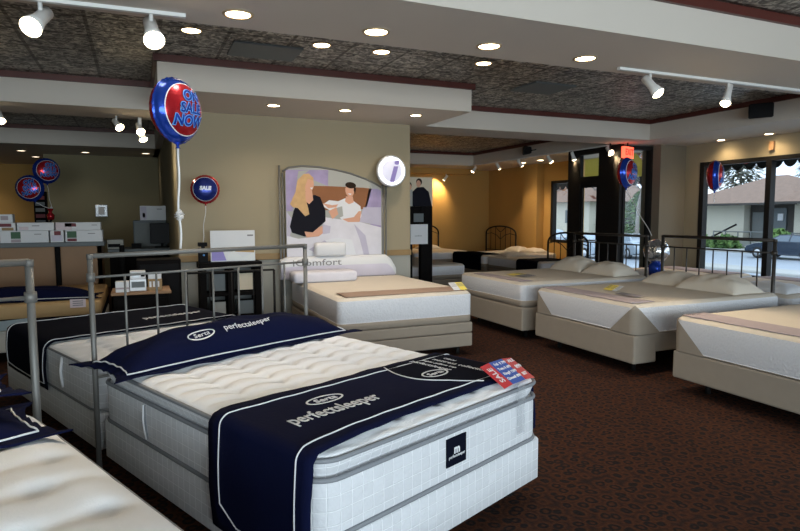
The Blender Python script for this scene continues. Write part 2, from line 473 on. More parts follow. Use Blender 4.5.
trim(4, [(X0, 8.66), (.23, 8.66)])
trim(5, [(X0, 12.3), (.35, 12.3)])
trim(6, [(3.54, 8.5), (8.0, 8.5), (8.0, 13.6), (3.54, 13.6)])

# centre wall with wainscot and rail
struct('wall_center', B((.45, 7.76, 1.03), (3.54, 7.92, S)), 'wall')
struct('wall_center_lower', B((.45, 7.755, 0), (3.54, 7.92, .95)), 'wall_low')
struct('trim_7', B((.44, 7.735, .95), (3.55, 7.93, 1.03), .008), 'chair_rail')
struct('baseboard_center', B((.45, 7.735, 0), (3.54, 7.755, .1)), 'blackwood')
struct('wall_office_right', B((.45, 7.92, 0), (.61, 14.2, S)), 'wall_olive')
struct('wall_back_room_left', B((3.38, 7.92, 0), (3.54, 15.0, S)), 'wall_ochre')
struct('wall_office_back', B((-1.55, 14.2, 0), (.61, 14.36, S)), 'wall_olive')
struct('wall_office_left', B((-1.71, 14.2, 0), (-1.55, 17.2, S)), 'wall_olive')
struct('wall_far', B((X0, 17.2, 0), (-1.5, 17.36, S)), 'wall_ochre')
struct('wall_left', B((X0 - .16, Y0, 0), (X0, Y1, TZ)), 'wall')
struct('wall_back_room', B((3.38, 15.0, 0), (9.5, 15.16, S)), 'wall_ochre')
struct('trim_8', B((5.4, 14.6, 2.62), (8.75, 15.0, S)), 'wall_ochre')
# window side of the shop
bm = bmesh.new()
def wbox(y0, y1, z0, z1, x0=9.35, x1=9.5): lohi(bm, (x0, y0, z0), (x1, y1, z1))
wbox(7.86, 8.62, 0, S); wbox(-4.2, 7.86, 2.44, S); wbox(-4.2, 7.86, 0, .42); wbox(-4.2, -2.6, .42, 2.44)
wbox(8.62, 11.1, 2.77, TZ)
struct('wall_right', bm, 'wall')
bm = bmesh.new(); wbox(11.1, 11.3, 0, S); wbox(11.3, 12.15, 0, .83); wbox(11.3, 12.15, 2.33, S); wbox(12.15, 15.1, 0, S)
struct('wall_back_room_right', bm, 'wall_ochre')
struct('wall_pilaster', B((9.13, 12.42, 0), (9.35, 13.0, S)), 'wall_ochre')
struct('wall_column', B((8.72, 8.18, 0), (9.35, 8.62, S)), 'wall_brown')
# wall behind the camera with its own shop windows
bm = bmesh.new()
lohi(bm, (X0, Y0 - .15, 0), (9.5, Y0, .5)); lohi(bm, (X0, Y0 - .15, 2.5), (9.5, Y0, TZ)); lohi(bm, (X0, Y0 - .15, .5), (-3.2, Y0, 2.5)); lohi(bm, (5.2, Y0 - .15, .5), (9.5, Y0, 2.5))
struct('wall_front', bm, 'wall')

def window(n, x, ys, z0, z1, mull=.09, dep=.12, plane='x', groupframe=None):
    """a metal framed window lying in a plane x=const, one pane between each two of ys"""
    bm = bmesh.new()
    def put(a, b, c, d, e=dep):
        if plane == 'x': lohi(bm, (x - e / 2, a, c), (x + e / 2, b, d))
        else: lohi(bm, (a, x - e / 2, c), (b, x + e / 2, d))
    for y in ys: put(y - mull / 2, y + mull / 2, z0, z1)
    put(ys[0], ys[-1], z0, z0 + .07, dep * .96); put(ys[0], ys[-1], z1 - .07, z1, dep * .96)
    w = struct('window_%d' % n, bm, 'blackmetal')
    for a, b in zip(ys, ys[1:]):
        g = B((x - .004, a, z0 + .05), (x + .004, b, z1 - .05)) if plane == 'x' else B((a, x - .004, z0 + .05), (b, x + .004, z1 - .05))
        obj('pane', g, 'glass', w)
    return w
window(1, 9.40, [-2.58, -.7, 1.1, 2.9, 4.75, 6.57, 7.82], .42, 2.44)
window(2, 9.42, [11.34, 12.12], .83, 2.33)
window(3, Y0 - .08, [-3.16, -.4, 2.4, 5.16], .5, 2.5, plane='y')
window(4, 8.42, [8.06, 8.70], .08, S - .02, plane='y', mull=.05)
# entry side: the glazed door stands on the line x = 8.0
dw = bmesh.new()
lohi(dw, (7.96, 8.38, 0), (8.04, 8.93, S)); lohi(dw, (7.96, 9.44, 0), (8.04, 9.80, S)); lohi(dw, (7.96, 8.93, 2.10), (8.04, 9.44, 2.24)); lohi(dw, (7.96, 8.93, 2.66), (8.04, 9.44, S))
door = struct('door_1', dw, 'blackmetal')
d2 = bmesh.new()
lohi(d2, (7.975, 8.93, .02), (8.025, 8.99, 2.10)); lohi(d2, (7.975, 9.39, .02), (8.025, 9.44, 2.10)); lohi(d2, (7.975, 8.99, .02), (8.025, 9.39, .25)); lohi(d2, (7.975, 8.99, 2.03), (8.025, 9.39, 2.10))
obj('door_leaf', d2, 'blackmetal', door)
obj('push_bar', T([(7.97, 8.95, 1.02), (7.93, 8.98, 1.02), (7.93, 9.40, 1.02), (7.97, 9.43, 1.02)], .014), 'silver', door)
obj('pane', B((7.996, 8.99, .25), (8.004, 9.39, 2.03)), 'glass', door)
obj('transom_pane', B((7.996, 8.93, 2.24), (8.004, 9.44, 2.66)), 'glass', door)
bm = bmesh.new(); box(bm, (8.735, 10.48, S / 2), (1.846, .07, S), 0, Matrix.Rotation(math.atan2(1.28, 1.33), 4, 'Z')); struct('wall_vestibule', bm, 'wall')

# ------------------------------------------------------------------ beds
def sgn(a): return -1 if a < 0 else 1
def h_scallop(x, y):
    row = x / .135 + .36 * abs(math.sin(PI * y / .26))
    a = row - math.floor(row); y = y / .26 * .30
    c = math.exp(-((y / .30 - round(y / .30)) / .15) ** 2)
    return -.013 * math.exp(-((a - .5) / .2) ** 2) - .019 * c * math.exp(-((a - .5) / .3) ** 2) - .006 * c
def h_tuft(x, y):
    px, py = .27, .25
    i = round(x / px); j = round((y - (.125 if i % 2 else 0)) / py)
    dx, dy = x - i * px, y - (.125 if i % 2 else 0) - j * py
    d = math.hypot(dx, dy)
    return -.036 * math.exp(-(d / .055) ** 2) - .010 * math.exp(-(dx / .04) ** 2) + .005 * math.sin(9 * x + 3 * y)
def h_flat(x, y): return .003 * math.sin(3 * x) * math.sin(2.3 * y)

def tube_ring(hx, hy, r, z, rad, ins=0):
    return tube(bmesh.new(), [(x, y, z) for x, y in [(p[0] * 1., p[1] * 1.) for p in rrect(hx - ins, hy - ins, max(r - ins, .01))]], rad, 8, closed=True)

def mattress(fr, label, L, W, z0, z1, style, group=None, x0=0):
    """z1 = height of the top piping; local origin at the middle of the underside"""
    hx, hy, r = L / 2, W / 2, .11; h = z1 - z0
    t = empty('mattress', fr.p(x0 + hx, hy, z0), fr.rz, label, 'mattress', group)
    if style == 'pillowtop':
        g = h - .075
        bm = bmesh.new()
        side_loft(bm, hx, hy, r, [(0, .02), (.012, .004), (.03, 0), (g - .03, 0), (g - .01, .004), (g, .012), (g + .006, .03), (g + .02, .018), (h - .02, .004), (h, .004)])
        obj('body', bm, 'quilt', t, smooth=True)
        bm = bmesh.new(); grid_top(bm, hx - .004, hy - .004, r, h + .032, 150, 120, .10, .032, h_scallop)
        obj('quilted_top', bm, 'quilt_top', t, smooth=True)
        for z, ii in ((.012, .0), (g, .0), (h, -.002)): obj('piping', tube_ring(hx, hy, r, z, .0105, ii), 'piping', t)
        for s, ys in ((-1, (-.42, .55)), (1, (-.42, .55))):
            for y in ys:
                bm = bmesh.new()
                pts = [(y - .012, s * (hy + .001), g - .02), (y, s * (hy + .010), g * .6), (y + .008, s * (hy + .008), g * .35), (y + .01, s * (hy + .001), .035)]
                for k in (-1, 1): tube(bm, [(p[0] + k * .011, p[1], p[2]) for p in pts], .0045, 6)
                obj('handle', bm, 'piping', t); bm = bmesh.new(); tube(bm, pts, .009, 6); obj('handle_strap', bm, 'quilt_top', t)
    elif style in ('firm', 'tufted'):
        bm = bmesh.new()
        side_loft(bm, hx, hy, r, [(0, .02), (.012, .004), (.03, 0), (h - .02, 0), (h, .006)])
        obj('body', bm, 'quilt', t, smooth=True)
        bm = bmesh.new(); hf = h_tuft if style == 'tufted' else h_scallop
        grid_top(bm, hx - .006, hy - .006, r, h + (.07 if style == 'tufted' else .03), 130, 110, .16 if style == 'tufted' else .09, .07 if style == 'tufted' else .03, hf)
        obj('quilted_top', bm, 'quilt_top', t, smooth=True)
        for z in (.012, h): obj('piping', tube_ring(hx, hy, r, z, .0075), 'piping', t)
        for s in (-1, 1):
            for y, m_ in ((-.42, 'quilt_top'), (-.02, 'navy_dark'), (.55, 'quilt_top')):
                bm = tube(bmesh.new(), [(y, s * (hy + .001), h - .02), (y + .004, s * (hy + .012), h * .6), (y + .004, s * (hy + .010), h * .4), (y + .006, s * (hy + .001), .05)], .010, 6)
                obj('handle', bm, m_, t)
    else:  # foam bed: knit top over a band, style gives the look of the lower band
        low = .075 if 'band' in style else .01
        bm = bmesh.new()
        R_ = [(0, .01, 1), (.01, 0, 1), (low, 0, 1), (low + .004, .004, 0), (low + .012, 0, 0), (h - .05, 0, 0), (h - .03, .003, 0)]
        side_loft(bm, hx, hy, .07, R_)
        obj('body', bm, ['side_white', 'taupe'], t, smooth=True)
        bm = bmesh.new(); grid_top(bm, hx - .003, hy - .003, .07, h, 40, 32, .04, .03, h_flat)
        obj('knit_top', bm, 'top_cream', t, smooth=True)
        if 'corner' in style:
            for sx in ((1,)):
                for sy in (-1, 1):
                    bm = bmesh.new(); V = []; n = 12; zt = h - .012
                    for a in range(n + 1):
                        f = a / n; z = .0 + zt * (1 - f); half = .005 + .30 * f; row = []
                        m = 14
                        for b in range(-m, m + 1):
                            s_ = b / m * half + (0); rr = .07; arc = rr * PI / 2
                            if abs(s_) <= arc / 2:
                                an = PI / 4 + s_ / rr; x, y = hx - rr + (rr + .005) * math.cos(an), hy - rr + (rr + .005) * math.sin(an)
                            elif s_ < 0: x, y = hx + .005, hy - rr - (-s_ - arc / 2)
                            else: x, y = hx - rr - (s_ - arc / 2), hy + .005
                            ins = .012 if z > h - .03 else 0
                            row.append(bm.verts.new((x - ins, sy * (y - ins), z)))
                        V.append(row)
                    for a in range(n):
                        for b in range(2 * m): bm.faces.new((V[a][b], V[a + 1][b], V[a + 1][b + 1], V[a][b + 1]))
                    bmesh.ops.recalc_face_normals(bm, faces=bm.faces)
                    obj('corner_guard', bm, 'taupe', t, smooth=True)
    return t

def foundation(fr, label, L, W, z0, z1, style, group=None, x0=0, r=.03):
    hx, hy = L / 2, W / 2
    bm = bmesh.new()
    if style == 'quilt':
        side_loft(bm, hx, hy, r, [(0, .008), (.006, 0), (z1 - z0 - .01, 0), (z1 - z0, .01)], cap_top=True)
        o = obj('box_spring', bm, 'quilt', None, True)
        o.location = fr.p(x0 + hx, hy, z0); o.rotation_euler = (0, 0, fr.rz)
        return meta(o, label, 'box spring', group)
    h = z1 - z0
    if style == 'notched':   # deep skirt at the two foot corners, raised along the sides
        lohi(bm, (-hx, -hy + .01, h * .34), (hx - .03, hy - .01, h), 0, .012)
        lohi(bm, (hx - .28, -hy, 0), (hx, hy, h - .004), 0, .014)
    elif style == 'double':
        lohi(bm, (-hx, -hy, 0), (hx, hy, h * .56), 0, .015); lohi(bm, (-hx, -hy, h * .58), (hx, hy, h), 0, .015)
    else:
        lohi(bm, (-hx, -hy, 0), (hx, hy, h), 0, .015)
    o = obj('bed_foundation', bm, 'taupe'); o.location = fr.p(x0 + hx, hy, z0); o.rotation_euler = (0, 0, fr.rz)
    return meta(o, label, 'bed base', group)

def steel_frame(fr, label, L, W, z, group=None, inset=.12, x0=0):
    """low steel frame with six round feet; z = height of the underside it carries"""
    t = empty('bed_support', fr.p(x0 + L / 2, W / 2, 0), fr.rz, label, 'bed frame', group)
    hx, hy = L / 2 - inset, W / 2 - inset
    bm = bmesh.new()
    for s in (-1, 1): lohi(bm, (-hx, s * hy - .02, z - .03), (hx, s * hy + .02, z))
    for x in (-hx, 0, hx): lohi(bm, (x - .02, -hy, z - .028), (x + .02, hy, z - .002))
    obj('side_rail', bm, 'blackmetal', t)
    for x in (-hx, 0, hx):
        for s in (-1, 1): obj('leg', T([(x, s * hy, 0), (x, s * hy, z - .02)], .022), 'blackmetal', t)
    return t

def headboard(fr, x, label, W, top, low, m='steel', n=7, rad=.017, group=None, yoff=0, bottom=.0, caps=True, upright=.55, thinr=.006):
    t = empty('headboard', fr.p(x, W / 2 + yoff, 0), fr.rz, label, 'headboard', group)
    h = W / 2
    for s in (-1, 1):
        p = obj('post', T([(0, s * h, bottom), (0, s * h, top)], rad, 14), m, t)
        if caps: 
            obj('collar', T([(0, s * h, low - .025), (0, s * h, low + .025)], rad * 1.5, 14), m, p)
            obj('collar', T([(0, s * h, top - .02), (0, s * h, top + .012)], rad * 1.15, 14), m, p)
    obj('top_rail', T([(0, -h, top), (0, h, top)], rad * .95, 12), m, t)
    obj('lower_rail', T([(0, -h, low), (0, h, low)], rad * .5, 10), m, t)
    obj('bottom_rail', T([(0, -h, upright - .03), (0, h, upright - .03)], rad * .5, 10), m, t)
    for i in range(1, n + 1):
        y = -h + 2 * h * i / (n + 1)
        obj('spindle', T([(0, y, upright - .03), (0, y, low)], thinr, 8), m, t)
    return t

def pillow_bm(lx, ly, h, flange=0, n=30, ears=.0, seed=0, flat=.0):
    """soft pillow lying flat, lx along x, ly along y; closed mesh"""
    rnd = random.Random(seed); ph = [rnd.uniform(0, 6) for _ in range(6)]
    bm = bmesh.new(); top = []; bot = []
    fx, fy = 1 - 2 * flange / lx, 1 - 2 * flange / ly
    for i in range(n + 1):
        a, b = [], []
        for j in range(n + 1):
            s, t = -1 + 2 * i / n, -1 + 2 * j / n
            u_, v_ = min(1, abs(s) / fx), min(1, abs(t) / fy)
            body = (max(0, 1 - u_ ** 2.6) ** .55) * (max(0, 1 - v_ ** 2.6) ** .55)
            ear = ears * (abs(s) * abs(t)) ** 5
            pinch = 1 - .05 * (1 - abs(t) ** 2) * abs(s) ** 6 - .05 * (1 - abs(s) ** 2) * abs(t) ** 6
            x, y = s * lx / 2 * (1 + ear) * pinch, t * ly / 2 * (1 + ear) * pinch
            w = .05 * h * math.sin(7 * s + ph[0]) * math.sin(5 * t + ph[1]) + .035 * h * math.sin(13 * t + ph[2] + 4 * s)
            fl = 0
            if flange: 
                e = max(abs(s), abs(t)); fl = .012 * math.sin(9 * (s + t) + ph[3]) * max(0, (e - min(fx, fy))) / max(.02, 1 - min(fx, fy))
            zt = h * .72 * body + w * body + .006 + abs(fl) + flat
            zb = -h * .28 * body * .0
            edge = (i in (0, n)) or (j in (0, n))
            a.append(bm.verts.new((x, y, zt))); b.append(bm.verts.new((x, y, max(.0, zt - (.007 if flange else .004) if body < .02 else 0))))
        top.append(a); bot.append(b)
    for i in range(n):
        for j in range(n):
            bm.faces.new((top[i][j], top[i + 1][j], top[i + 1][j + 1], top[i][j + 1]))
            bm.faces.new((bot[i][j], bot[i][j + 1], bot[i + 1][j + 1], bot[i + 1][j]))
    for i in range(n):
        for A, Bq in (((top[i][0], top[i + 1][0]), (bot[i][0], bot[i + 1][0])), ((top[i + 1][n], top[i][n]), (bot[i + 1][n], bot[i][n])),
                      ((top[0][i + 1], top[0][i]), (bot[0][i + 1], bot[0][i])), ((top[n][i], top[n][i + 1]), (bot[n][i], bot[n][i + 1]))):
            bm.faces.new((A[0], Bq[0], Bq[1], A[1]))
    return bm, top

def pillow(fr, x, y, z, lx, ly, h, label, m='top_cream', group=None, rz=0, seed=0):
    bm, _ = pillow_bm(lx, ly, h, 0, 22, .04, seed)
    o = obj('pillow', bm, m, None, True, fr.p(x, y, z), fr.rz + rz)
    return meta(o, label, 'pillow', group)

def sham(fr, x, y, z, lx, ly, h, label, rz=0, seed=1, text=True, tilt=0):
    t = empty('pillow', fr.p(x, y, z), (0, tilt, fr.rz + rz), label, 'pillow')
    fl = .06; n = 44
    bm, top = pillow_bm(lx, ly, h, fl, n, .045, seed)
    def at(s, t_):
        i = (s + 1) / 2 * n; j = (t_ + 1) / 2 * n; i0, j0 = min(n - 1, int(i)), min(n - 1, int(j)); a, b = i - i0, j - j0
        g = lambda p, q: top[p][q].co
        return g(i0, j0) * (1 - a) * (1 - b) + g(i0 + 1, j0) * a * (1 - b) + g(i0, j0 + 1) * (1 - a) * b + g(i0 + 1, j0 + 1) * a * b
    fx, fy = 1 - 2 * fl / lx, 1 - 2 * fl / ly
    path = []
    c = .16
    for (s, u_) in [(-1, -1 + c), (-1 + c * ly / lx * 2, -1)]: pass
    cs = [(-1, -1), (1, -1), (1, 1), (-1, 1)]
    for k in range(4):
        p, q = cs[k], cs[(k + 1) % 4]
        for f in range(30):
            a = f / 30
            path.append(at((p[0] + (q[0] - p[0]) * a) * fx, (p[1] + (q[1] - p[1]) * a) * fy) + Vector((0, 0, .006)))
    tr = tube(bmesh.new(), path, .0042, 6, closed=True)
    zt = at(.25, 0).z
    lines = []
    if text:
        tb = text_bm('perfectsleeper', .055, .001, 'CENTER', 0, 1.1)
        ov = bmesh.new(); oval_ring(ov, -.33, .0, .085, .034, .004, 0); join(tb, ov); join(tb, text_bm('Serta', .05, .001, 'CENTER', .2), None, Matrix.Translation((-.33, 0, 0)))
        mt = Matrix.Translation((.12, .02, 0)) @ rot_to((0, 1, 0), (-1, 0, 0))
        bmesh.ops.transform(tb, matrix=mt, verts=tb.verts)
        for v_ in tb.verts:
            q = at(max(-1, min(1, v_.co.x / (lx / 2))), max(-1, min(1, v_.co.y / (ly / 2)))); v_.co.z = q.z + .006 + (v_.co.z > 0) * .001
    obj('sham_cover', bm, 'navy', t, True)
    obj('trim_line', tr, 'thread', t)
    if text:
        obj('lettering', tb, 'thread', t)
    return t

def runner_path(W, ztop, zlo0, zlo1, rc=.07, off=.012, flare=0):
    P = []
    y0 = -off; y1 = W + off
    for k in range(9): P.append((y0 - .012 * math.sin(k / 8 * PI), zlo0 + (ztop - rc - zlo0) * k / 8))
    for k in range(1, 8): a = PI - PI / 2 * k / 8; P.append((y0 + rc + rc * math.cos(a), ztop - rc + rc * math.sin(a)))
    m = 26
    for k in range(m + 1):
        y = y0 + rc + (y1 - y0 - 2 * rc) * k / m; P.append((y, ztop + .0015 * math.sin(k * 1.7)))
    for k in range(1, 8): a = PI / 2 - PI / 2 * k / 8; P.append((y1 - rc + rc * math.cos(a), ztop - rc + rc * math.sin(a)))
    for k in range(9): P.append((y1 + .010 * math.sin(k / 8 * PI) + flare * k / 8, ztop - rc + (zlo1 - ztop + rc) * k / 8))
    return P

def runner(fr, x0, x1, W, ztop, zlo0, zlo1, label, m='navy', trimw=.045, group=None, edge_trim=True, rc=.07, off=.012, skew=0, flare=0):
    """cloth laid across a bed from side to side"""
    t = empty('bed_runner', fr.p((x0 + x1) / 2, W / 2, 0), fr.rz, label, 'bed runner', group)
    P = runner_path(W, ztop, zlo0, zlo1, rc, off, flare); hw = (x1 - x0) / 2; n = 12; th = .006
    bm = bmesh.new(); A, Bv = [], []
    for k, (y, z) in enumerate(P):
        p0, p1 = P[max(0, k - 1)], P[min(len(P) - 1, k + 1)]; dy, dz = p1[0] - p0[0], p1[1] - p0[1]; l = math.hypot(dy, dz) or 1
        ny, nz = -dz / l, dy / l
        a, b = [], []
        wob = .006 * math.sin(k * .55) + .004 * math.sin(k * 1.3 + 1)
        for i in range(n + 1):
            x = -hw + 2 * hw * i / n + wob * (1 if i < n / 2 else -.5) + skew * (i / n) * math.exp(-max(0, y) / .22); w2 = .002 * math.sin(i * 1.1 + k * .4)
            a.append(bm.verts.new((x, y - W / 2 + ny * (th + w2), z + nz * (th + w2)))); b.append(bm.verts.new((x, y - W / 2, z)))
        A.append(a); Bv.append(b)
    K = len(P)
    for k in range(K - 1):
        for i in range(n):
            bm.faces.new((A[k][i], A[k + 1][i], A[k + 1][i + 1], A[k][i + 1])); bm.faces.new((Bv[k][i], Bv[k][i + 1], Bv[k + 1][i + 1], Bv[k + 1][i]))
        bm.faces.new((A[k][0], Bv[k][0], Bv[k + 1][0], A[k + 1][0])); bm.faces.new((A[k + 1][n], Bv[k + 1][n], Bv[k][n], A[k][n]))
    for i in range(n):
        bm.faces.new((A[0][i + 1], Bv[0][i + 1], Bv[0][i], A[0][i])); bm.faces.new((A[K - 1][i], Bv[K - 1][i], Bv[K - 1][i + 1], A[K - 1][i + 1]))
    bmesh.ops.recalc_face_normals(bm, faces=bm.faces)
    obj('cloth', bm, m, t, True)
    if edge_trim:
        def on(k, f):
            k = max(0, min(K - 1, k)); k0 = int(k); k1 = min(K - 1, k0 + 1); q = k - k0
            y = P[k0][0] * (1 - q) + P[k1][0] * q; z = P[k0][1] * (1 - q) + P[k1][1] * q
            a_, b_ = P[max(0, k0 - 1)], P[min(K - 1, k0 + 1)]; dy, dz = b_[0] - a_[0], b_[1] - a_[1]; l = math.hypot(dy, dz) or 1
            return Vector((f * hw + skew * (f + 1) / 2 * math.exp(-max(0, y) / .22), y - W / 2 - dz / l * (th + .003), z + dy / l * (th + .003)))
        fe = 1 - trimw / hw
        path = [on(k, -fe) for k in [2.2 + i * .5 for i in range(int((K - 4) * 2))]]
        back = [on(k, fe) for k in [2.2 + i * .5 for i in range(int((K - 4) * 2))]]
        path = [on(1.0, -fe * .55)] + path + [on(K - 2.0, -fe * .55)]; back = [on(1.0, fe * .55)] + back + [on(K - 2.0, fe * .55)]
        obj('trim_line', tube(bmesh.new(), path + back[::-1], .0032, 6, closed=True), 'thread', t)
    return t

def oval_ring(bm, cx, cy, a, b, w, z, th=.0015, n=40, a0=0, a1=2 * PI):
    for (h0, h1) in ((z, z + th),):
        vs = []
        for k in range(n + 1):
            an = a0 + (a1 - a0) * k / n; c_, s_ = math.cos(an), math.sin(an)
            vs.append([bm.verts.new((cx + (a + d) * c_, cy + (b + d) * s_, h)) for d in (-w, w) for h in (h0, h1)])
        for k in range(n):
            p, q = vs[k], vs[k + 1]
            bm.faces.new((p[1], p[3], q[3], q[1])); bm.faces.new((p[0], q[0], q[2], p[2])); bm.faces.new((p[0], p[1], q[1], q[0])); bm.faces.new((p[2], q[2], q[3], p[3]))

# --- the near bed
TH = -1.175
NB = Frame(-.229, 3.880, TH)
W, L = 1.52, 2.03
mt = mattress(NB, 'white quilted pillow-top mattress nearest the camera, under the wide navy runner', L, W, .327, .635, 'pillowtop')
foundation(NB, 'white quilted box spring under the nearest pillow-top mattress', L, W, .10, .325, 'quilt')
steel_frame(NB, 'low black steel frame under the nearest white box spring', L, W, .10)
headboard(NB, -.035, 'grey tubular headboard at the pillow end of the nearest bed', W + .03, 1.29, 1.165, yoff=-.022, upright=.60, thinr=.0075, rad=.0155)
# dark blue woven label on the foot side
lb = B((L / 2 + .001, -.045, .075), (L / 2 + .006, .095, .205)); lab = obj('border_label', lb, 'navy_dark', mt); lab['label'] = 'dark woven label with a white emblem'
e = bmesh.new()
join(e, text_bm('perfectsleeper', .020, .0006, 'CENTER'), None, Matrix.Translation((L / 2 + .0075, .026, .118)) @ rot_to((0, 1, 0), (0, 0, 1)))
join(e, text_bm('m', .055, .0006, 'CENTER', 0, 1, .002), None, Matrix.Translation((L / 2 + .0075, .026, .147)) @ rot_to((0, 1, 0), (0, 0, 1)))
obj('lettering', e, 'thread', lab)
rt = .635 + .036
rn = runner(NB, 1.31, 1.955, W, rt, .17, .33, 'wide navy runner with silver edging and lettering across the foot of the nearest bed', off=.018, rc=.045, skew=.07, trimw=.08, flare=.05)
cx = (1.31 + 1.955) / 2
def on_runner(bm, x, y, size_m, z=rt + .0105): return Matrix.Translation((x - cx, y - W / 2, z)) @ rot_to((0, 1, 0), (-1, 0, 0))
e = bmesh.new()
join(e, text_bm('perfectsleeper', .130, .001, 'CENTER', 0, .66, .001), None, on_runner(None, 1.69, .37, 0))
s2 = text_bm('Serta', .062, .001, 'CENTER', .2, .95, .001); join(e, s2, None, on_runner(None, 1.555, .42, 0))
ov = bmesh.new(); oval_ring(ov, 0, 0, .098, .045, .005, 0); join(e, ov, None, on_runner(None, 1.555, .42, 0))
obj('lettering', e, 'thread', rn)
pc = [(1.345 + .56 * k / 29, 1.01 - .06 * math.sin(PI * min(1, k / 22)) + .16 * max(0, (k - 14) / 15) ** 2) for k in range(30)]
pt = bmesh.new(); vs = [pt.verts.new((x - cx, y - W / 2, rt + .0085)) for x, y in pc]
vs.append(pt.verts.new((1.90 - cx, 1.47 - W / 2, rt + .0085))); vs.append(pt.verts.new((1.345 - cx, 1.47 - W / 2, rt + .0085)))
f = pt.faces.new(vs); ex = bmesh.ops.extrude_face_region(pt, geom=[f]); bmesh.ops.translate(pt, vec=(0, 0, .002), verts=[v for v in ex['geom'] if isinstance(v, bmesh.types.BMVert)])
bmesh.ops.recalc_face_normals(pt, faces=pt.faces)
patch = obj('printed_patch', pt, 'navy_dark', rn); patch['label'] = 'black printed patch with small lettering'
e = bmesh.new()
tube(e, [(x - cx, y - W / 2, rt + .011) for x, y in pc], .003, 6)
ov = bmesh.new(); oval_ring(ov, 0, 0, .085, .050, .005, 0); join(e, ov, None, on_runner(None, 1.63, 1.11, 0))
join(e, text_bm('Serta', .055, .001, 'CENTER', .2, 1, .001), None, on_runner(None, 1.63, 1.11, 0))
for i, (ln, s_) in enumerate((('perfectsleeper', .050), ('super pillow top', .038), ('mattress collection', .050), ('Official', .032))):
    join(e, text_bm(ln, s_, .001, 'LEFT', 0, 1.0), None, Matrix.Translation((1.36 + .03 * i - cx, 1.22 + i * .06 - W / 2, rt + .0105)))
obj('lettering', e, 'thread', patch)
sham(NB, .215, .755, .665, .54, 1.74, .25, 'long navy pillow sham with silver piping at the head of the nearest bed', rz=.06, seed=3)

def price_card(fr, x, y, z, label, rx=0, pitch=.0):
    """three-panel price card in a clear hanger over the mattress edge"""
    t = empty('price_card', fr.p(x, y, z), fr.rz + rx, label, 'price card')
    R_ = Matrix.Rotation(pitch, 4, 'Y')
    def pan(y0, y1, lift0, lift1, m_, name='card_panel'):
        bm = bmesh.new(); hx = .085
        v = [(-hx, y0, lift0), (hx, y0, lift0), (hx, y1, lift1), (-hx, y1, lift1)]
        a = [bm.verts.new(p) for p in v]; b = [bm.verts.new((p[0], p[1], p[2] + .002)) for p in v]
        bm.faces.new(a[::-1]); bm.faces.new(b)
        for i in range(4): bm.faces.new((a[i], a[(i + 1) % 4], b[(i + 1) % 4], b[i]))
        bmesh.ops.transform(bm, matrix=R_, verts=bm.verts)
        return obj(name, bm, m_, t)
    p1 = pan(-.15, -.085, .0, .012, 'red'); p2 = pan(-.085, .03, .012, .014, 'blue'); p3 = pan(.034, .13, .014, .0, 'red')
    def put(txt, s, x_, y_, z_, par, xa=(0, 1, 0), ya=(-1, 0, 0)):
        e = text_bm(txt, s, .0005, 'CENTER', 0, 1, .0008); join2 = bmesh.new(); join(join2, e, None, R_ @ Matrix.Translation((x_, y_, z_)) @ rot_to(xa, ya)); obj('lettering', join2, 'foil_white', par)
    put('SALE', .052, 0, -.118, .011, p1, (-1, 0, 0), (0, -1, 0))
    for i, tx in enumerate(('Full', 'Twin', 'King', 'Queen')): put(tx, .024, -.058 + i * .036, -.055, .0185, p2)
    for i, tx in enumerate(('$ 799', '$ 699', '$ 1299', '$ 899')): put(tx, .024, -.058 + i * .036, .003, .0185, p2)
    put('SALE', .03, -.06, .08, .012, p3); put('$ 899', .034, -.01, .08, .012, p3); put('SET', .026, .045, .08, .012, p3)
    hb = bmesh.new(); lohi(hb, (.087, -.05, -.30), (.089, .02, -.04))
    h_ = obj('clear_hanger', hb, 'film', t); h_['label'] = 'clear plastic hanger strip'
    return t
price_card(NB, 1.955, 1.32, .705, 'red and blue folded SALE price card on the foot corner of the nearest bed', pitch=.5)

# --- second bed, head to head with the near one
SB = Frame(*NB.p(-.10, W)[:2], TH + PI)
mattress(SB, 'white mattress behind the nearest headboard, set head to head with the nearest bed', L, W, .327, .60, 'firm')
foundation(SB, 'white quilted box spring of the bed set head to head with the nearest one', L, W, .10, .325, 'quilt')
steel_frame(SB, 'low black steel frame of the bed set head to head with the nearest one', L, W, .10)
r2 = runner(SB, .88, 1.90, W, .638, .30, .30, 'black navy runner over the bed behind the nearest headboard', m='navy_dark')
e = bmesh.new(); join(e, text_bm('perfectsleeper', .13, .001, 'CENTER', 0, .7), None, Matrix.Translation((-.08, -.35, .638 + .0105)) @ rot_to((0, -1, 0), (1, 0, 0)))
join(e, text_bm('Serta', .08, .001, 'CENTER'), None, Matrix.Translation((0, W / 2 + .02, .47)) @ rot_to((-1, 0, 0), (0, 0, 1)) )
obj('lettering', e, 'thread', r2)
tg = B((-.006, .01, .0), (.0, .01 + .14, .075))
# --- left foreground bed
LB = Frame(*NB.p(.53, -.50 - W)[:2], TH)
mattress(LB, 'white tufted mattress cut off by the lower left corner of the picture', L, W, .33, .585, 'tufted')
foundation(LB, 'white box spring under the tufted mattress at the lower left', L, W, .10, .328, 'quilt')
steel_frame(LB, 'low black steel frame under the tufted bed at the lower left', L, W, .10)
headboard(LB, -.035, 'grey tubular headboard at the left edge of the picture', W + .0, 1.31, 1.145, rad=.018, yoff=.03, upright=.60)
sham(LB, .30, W - .90, .655, .52, 1.72, .17, 'navy pillow sham with silver piping at the lower left corner', seed=5, text=False)
sham(LB, .20, W - .72, .80, .36, 1.20, .10, 'second navy pillow lying on the lower left sham', seed=8, text=False)

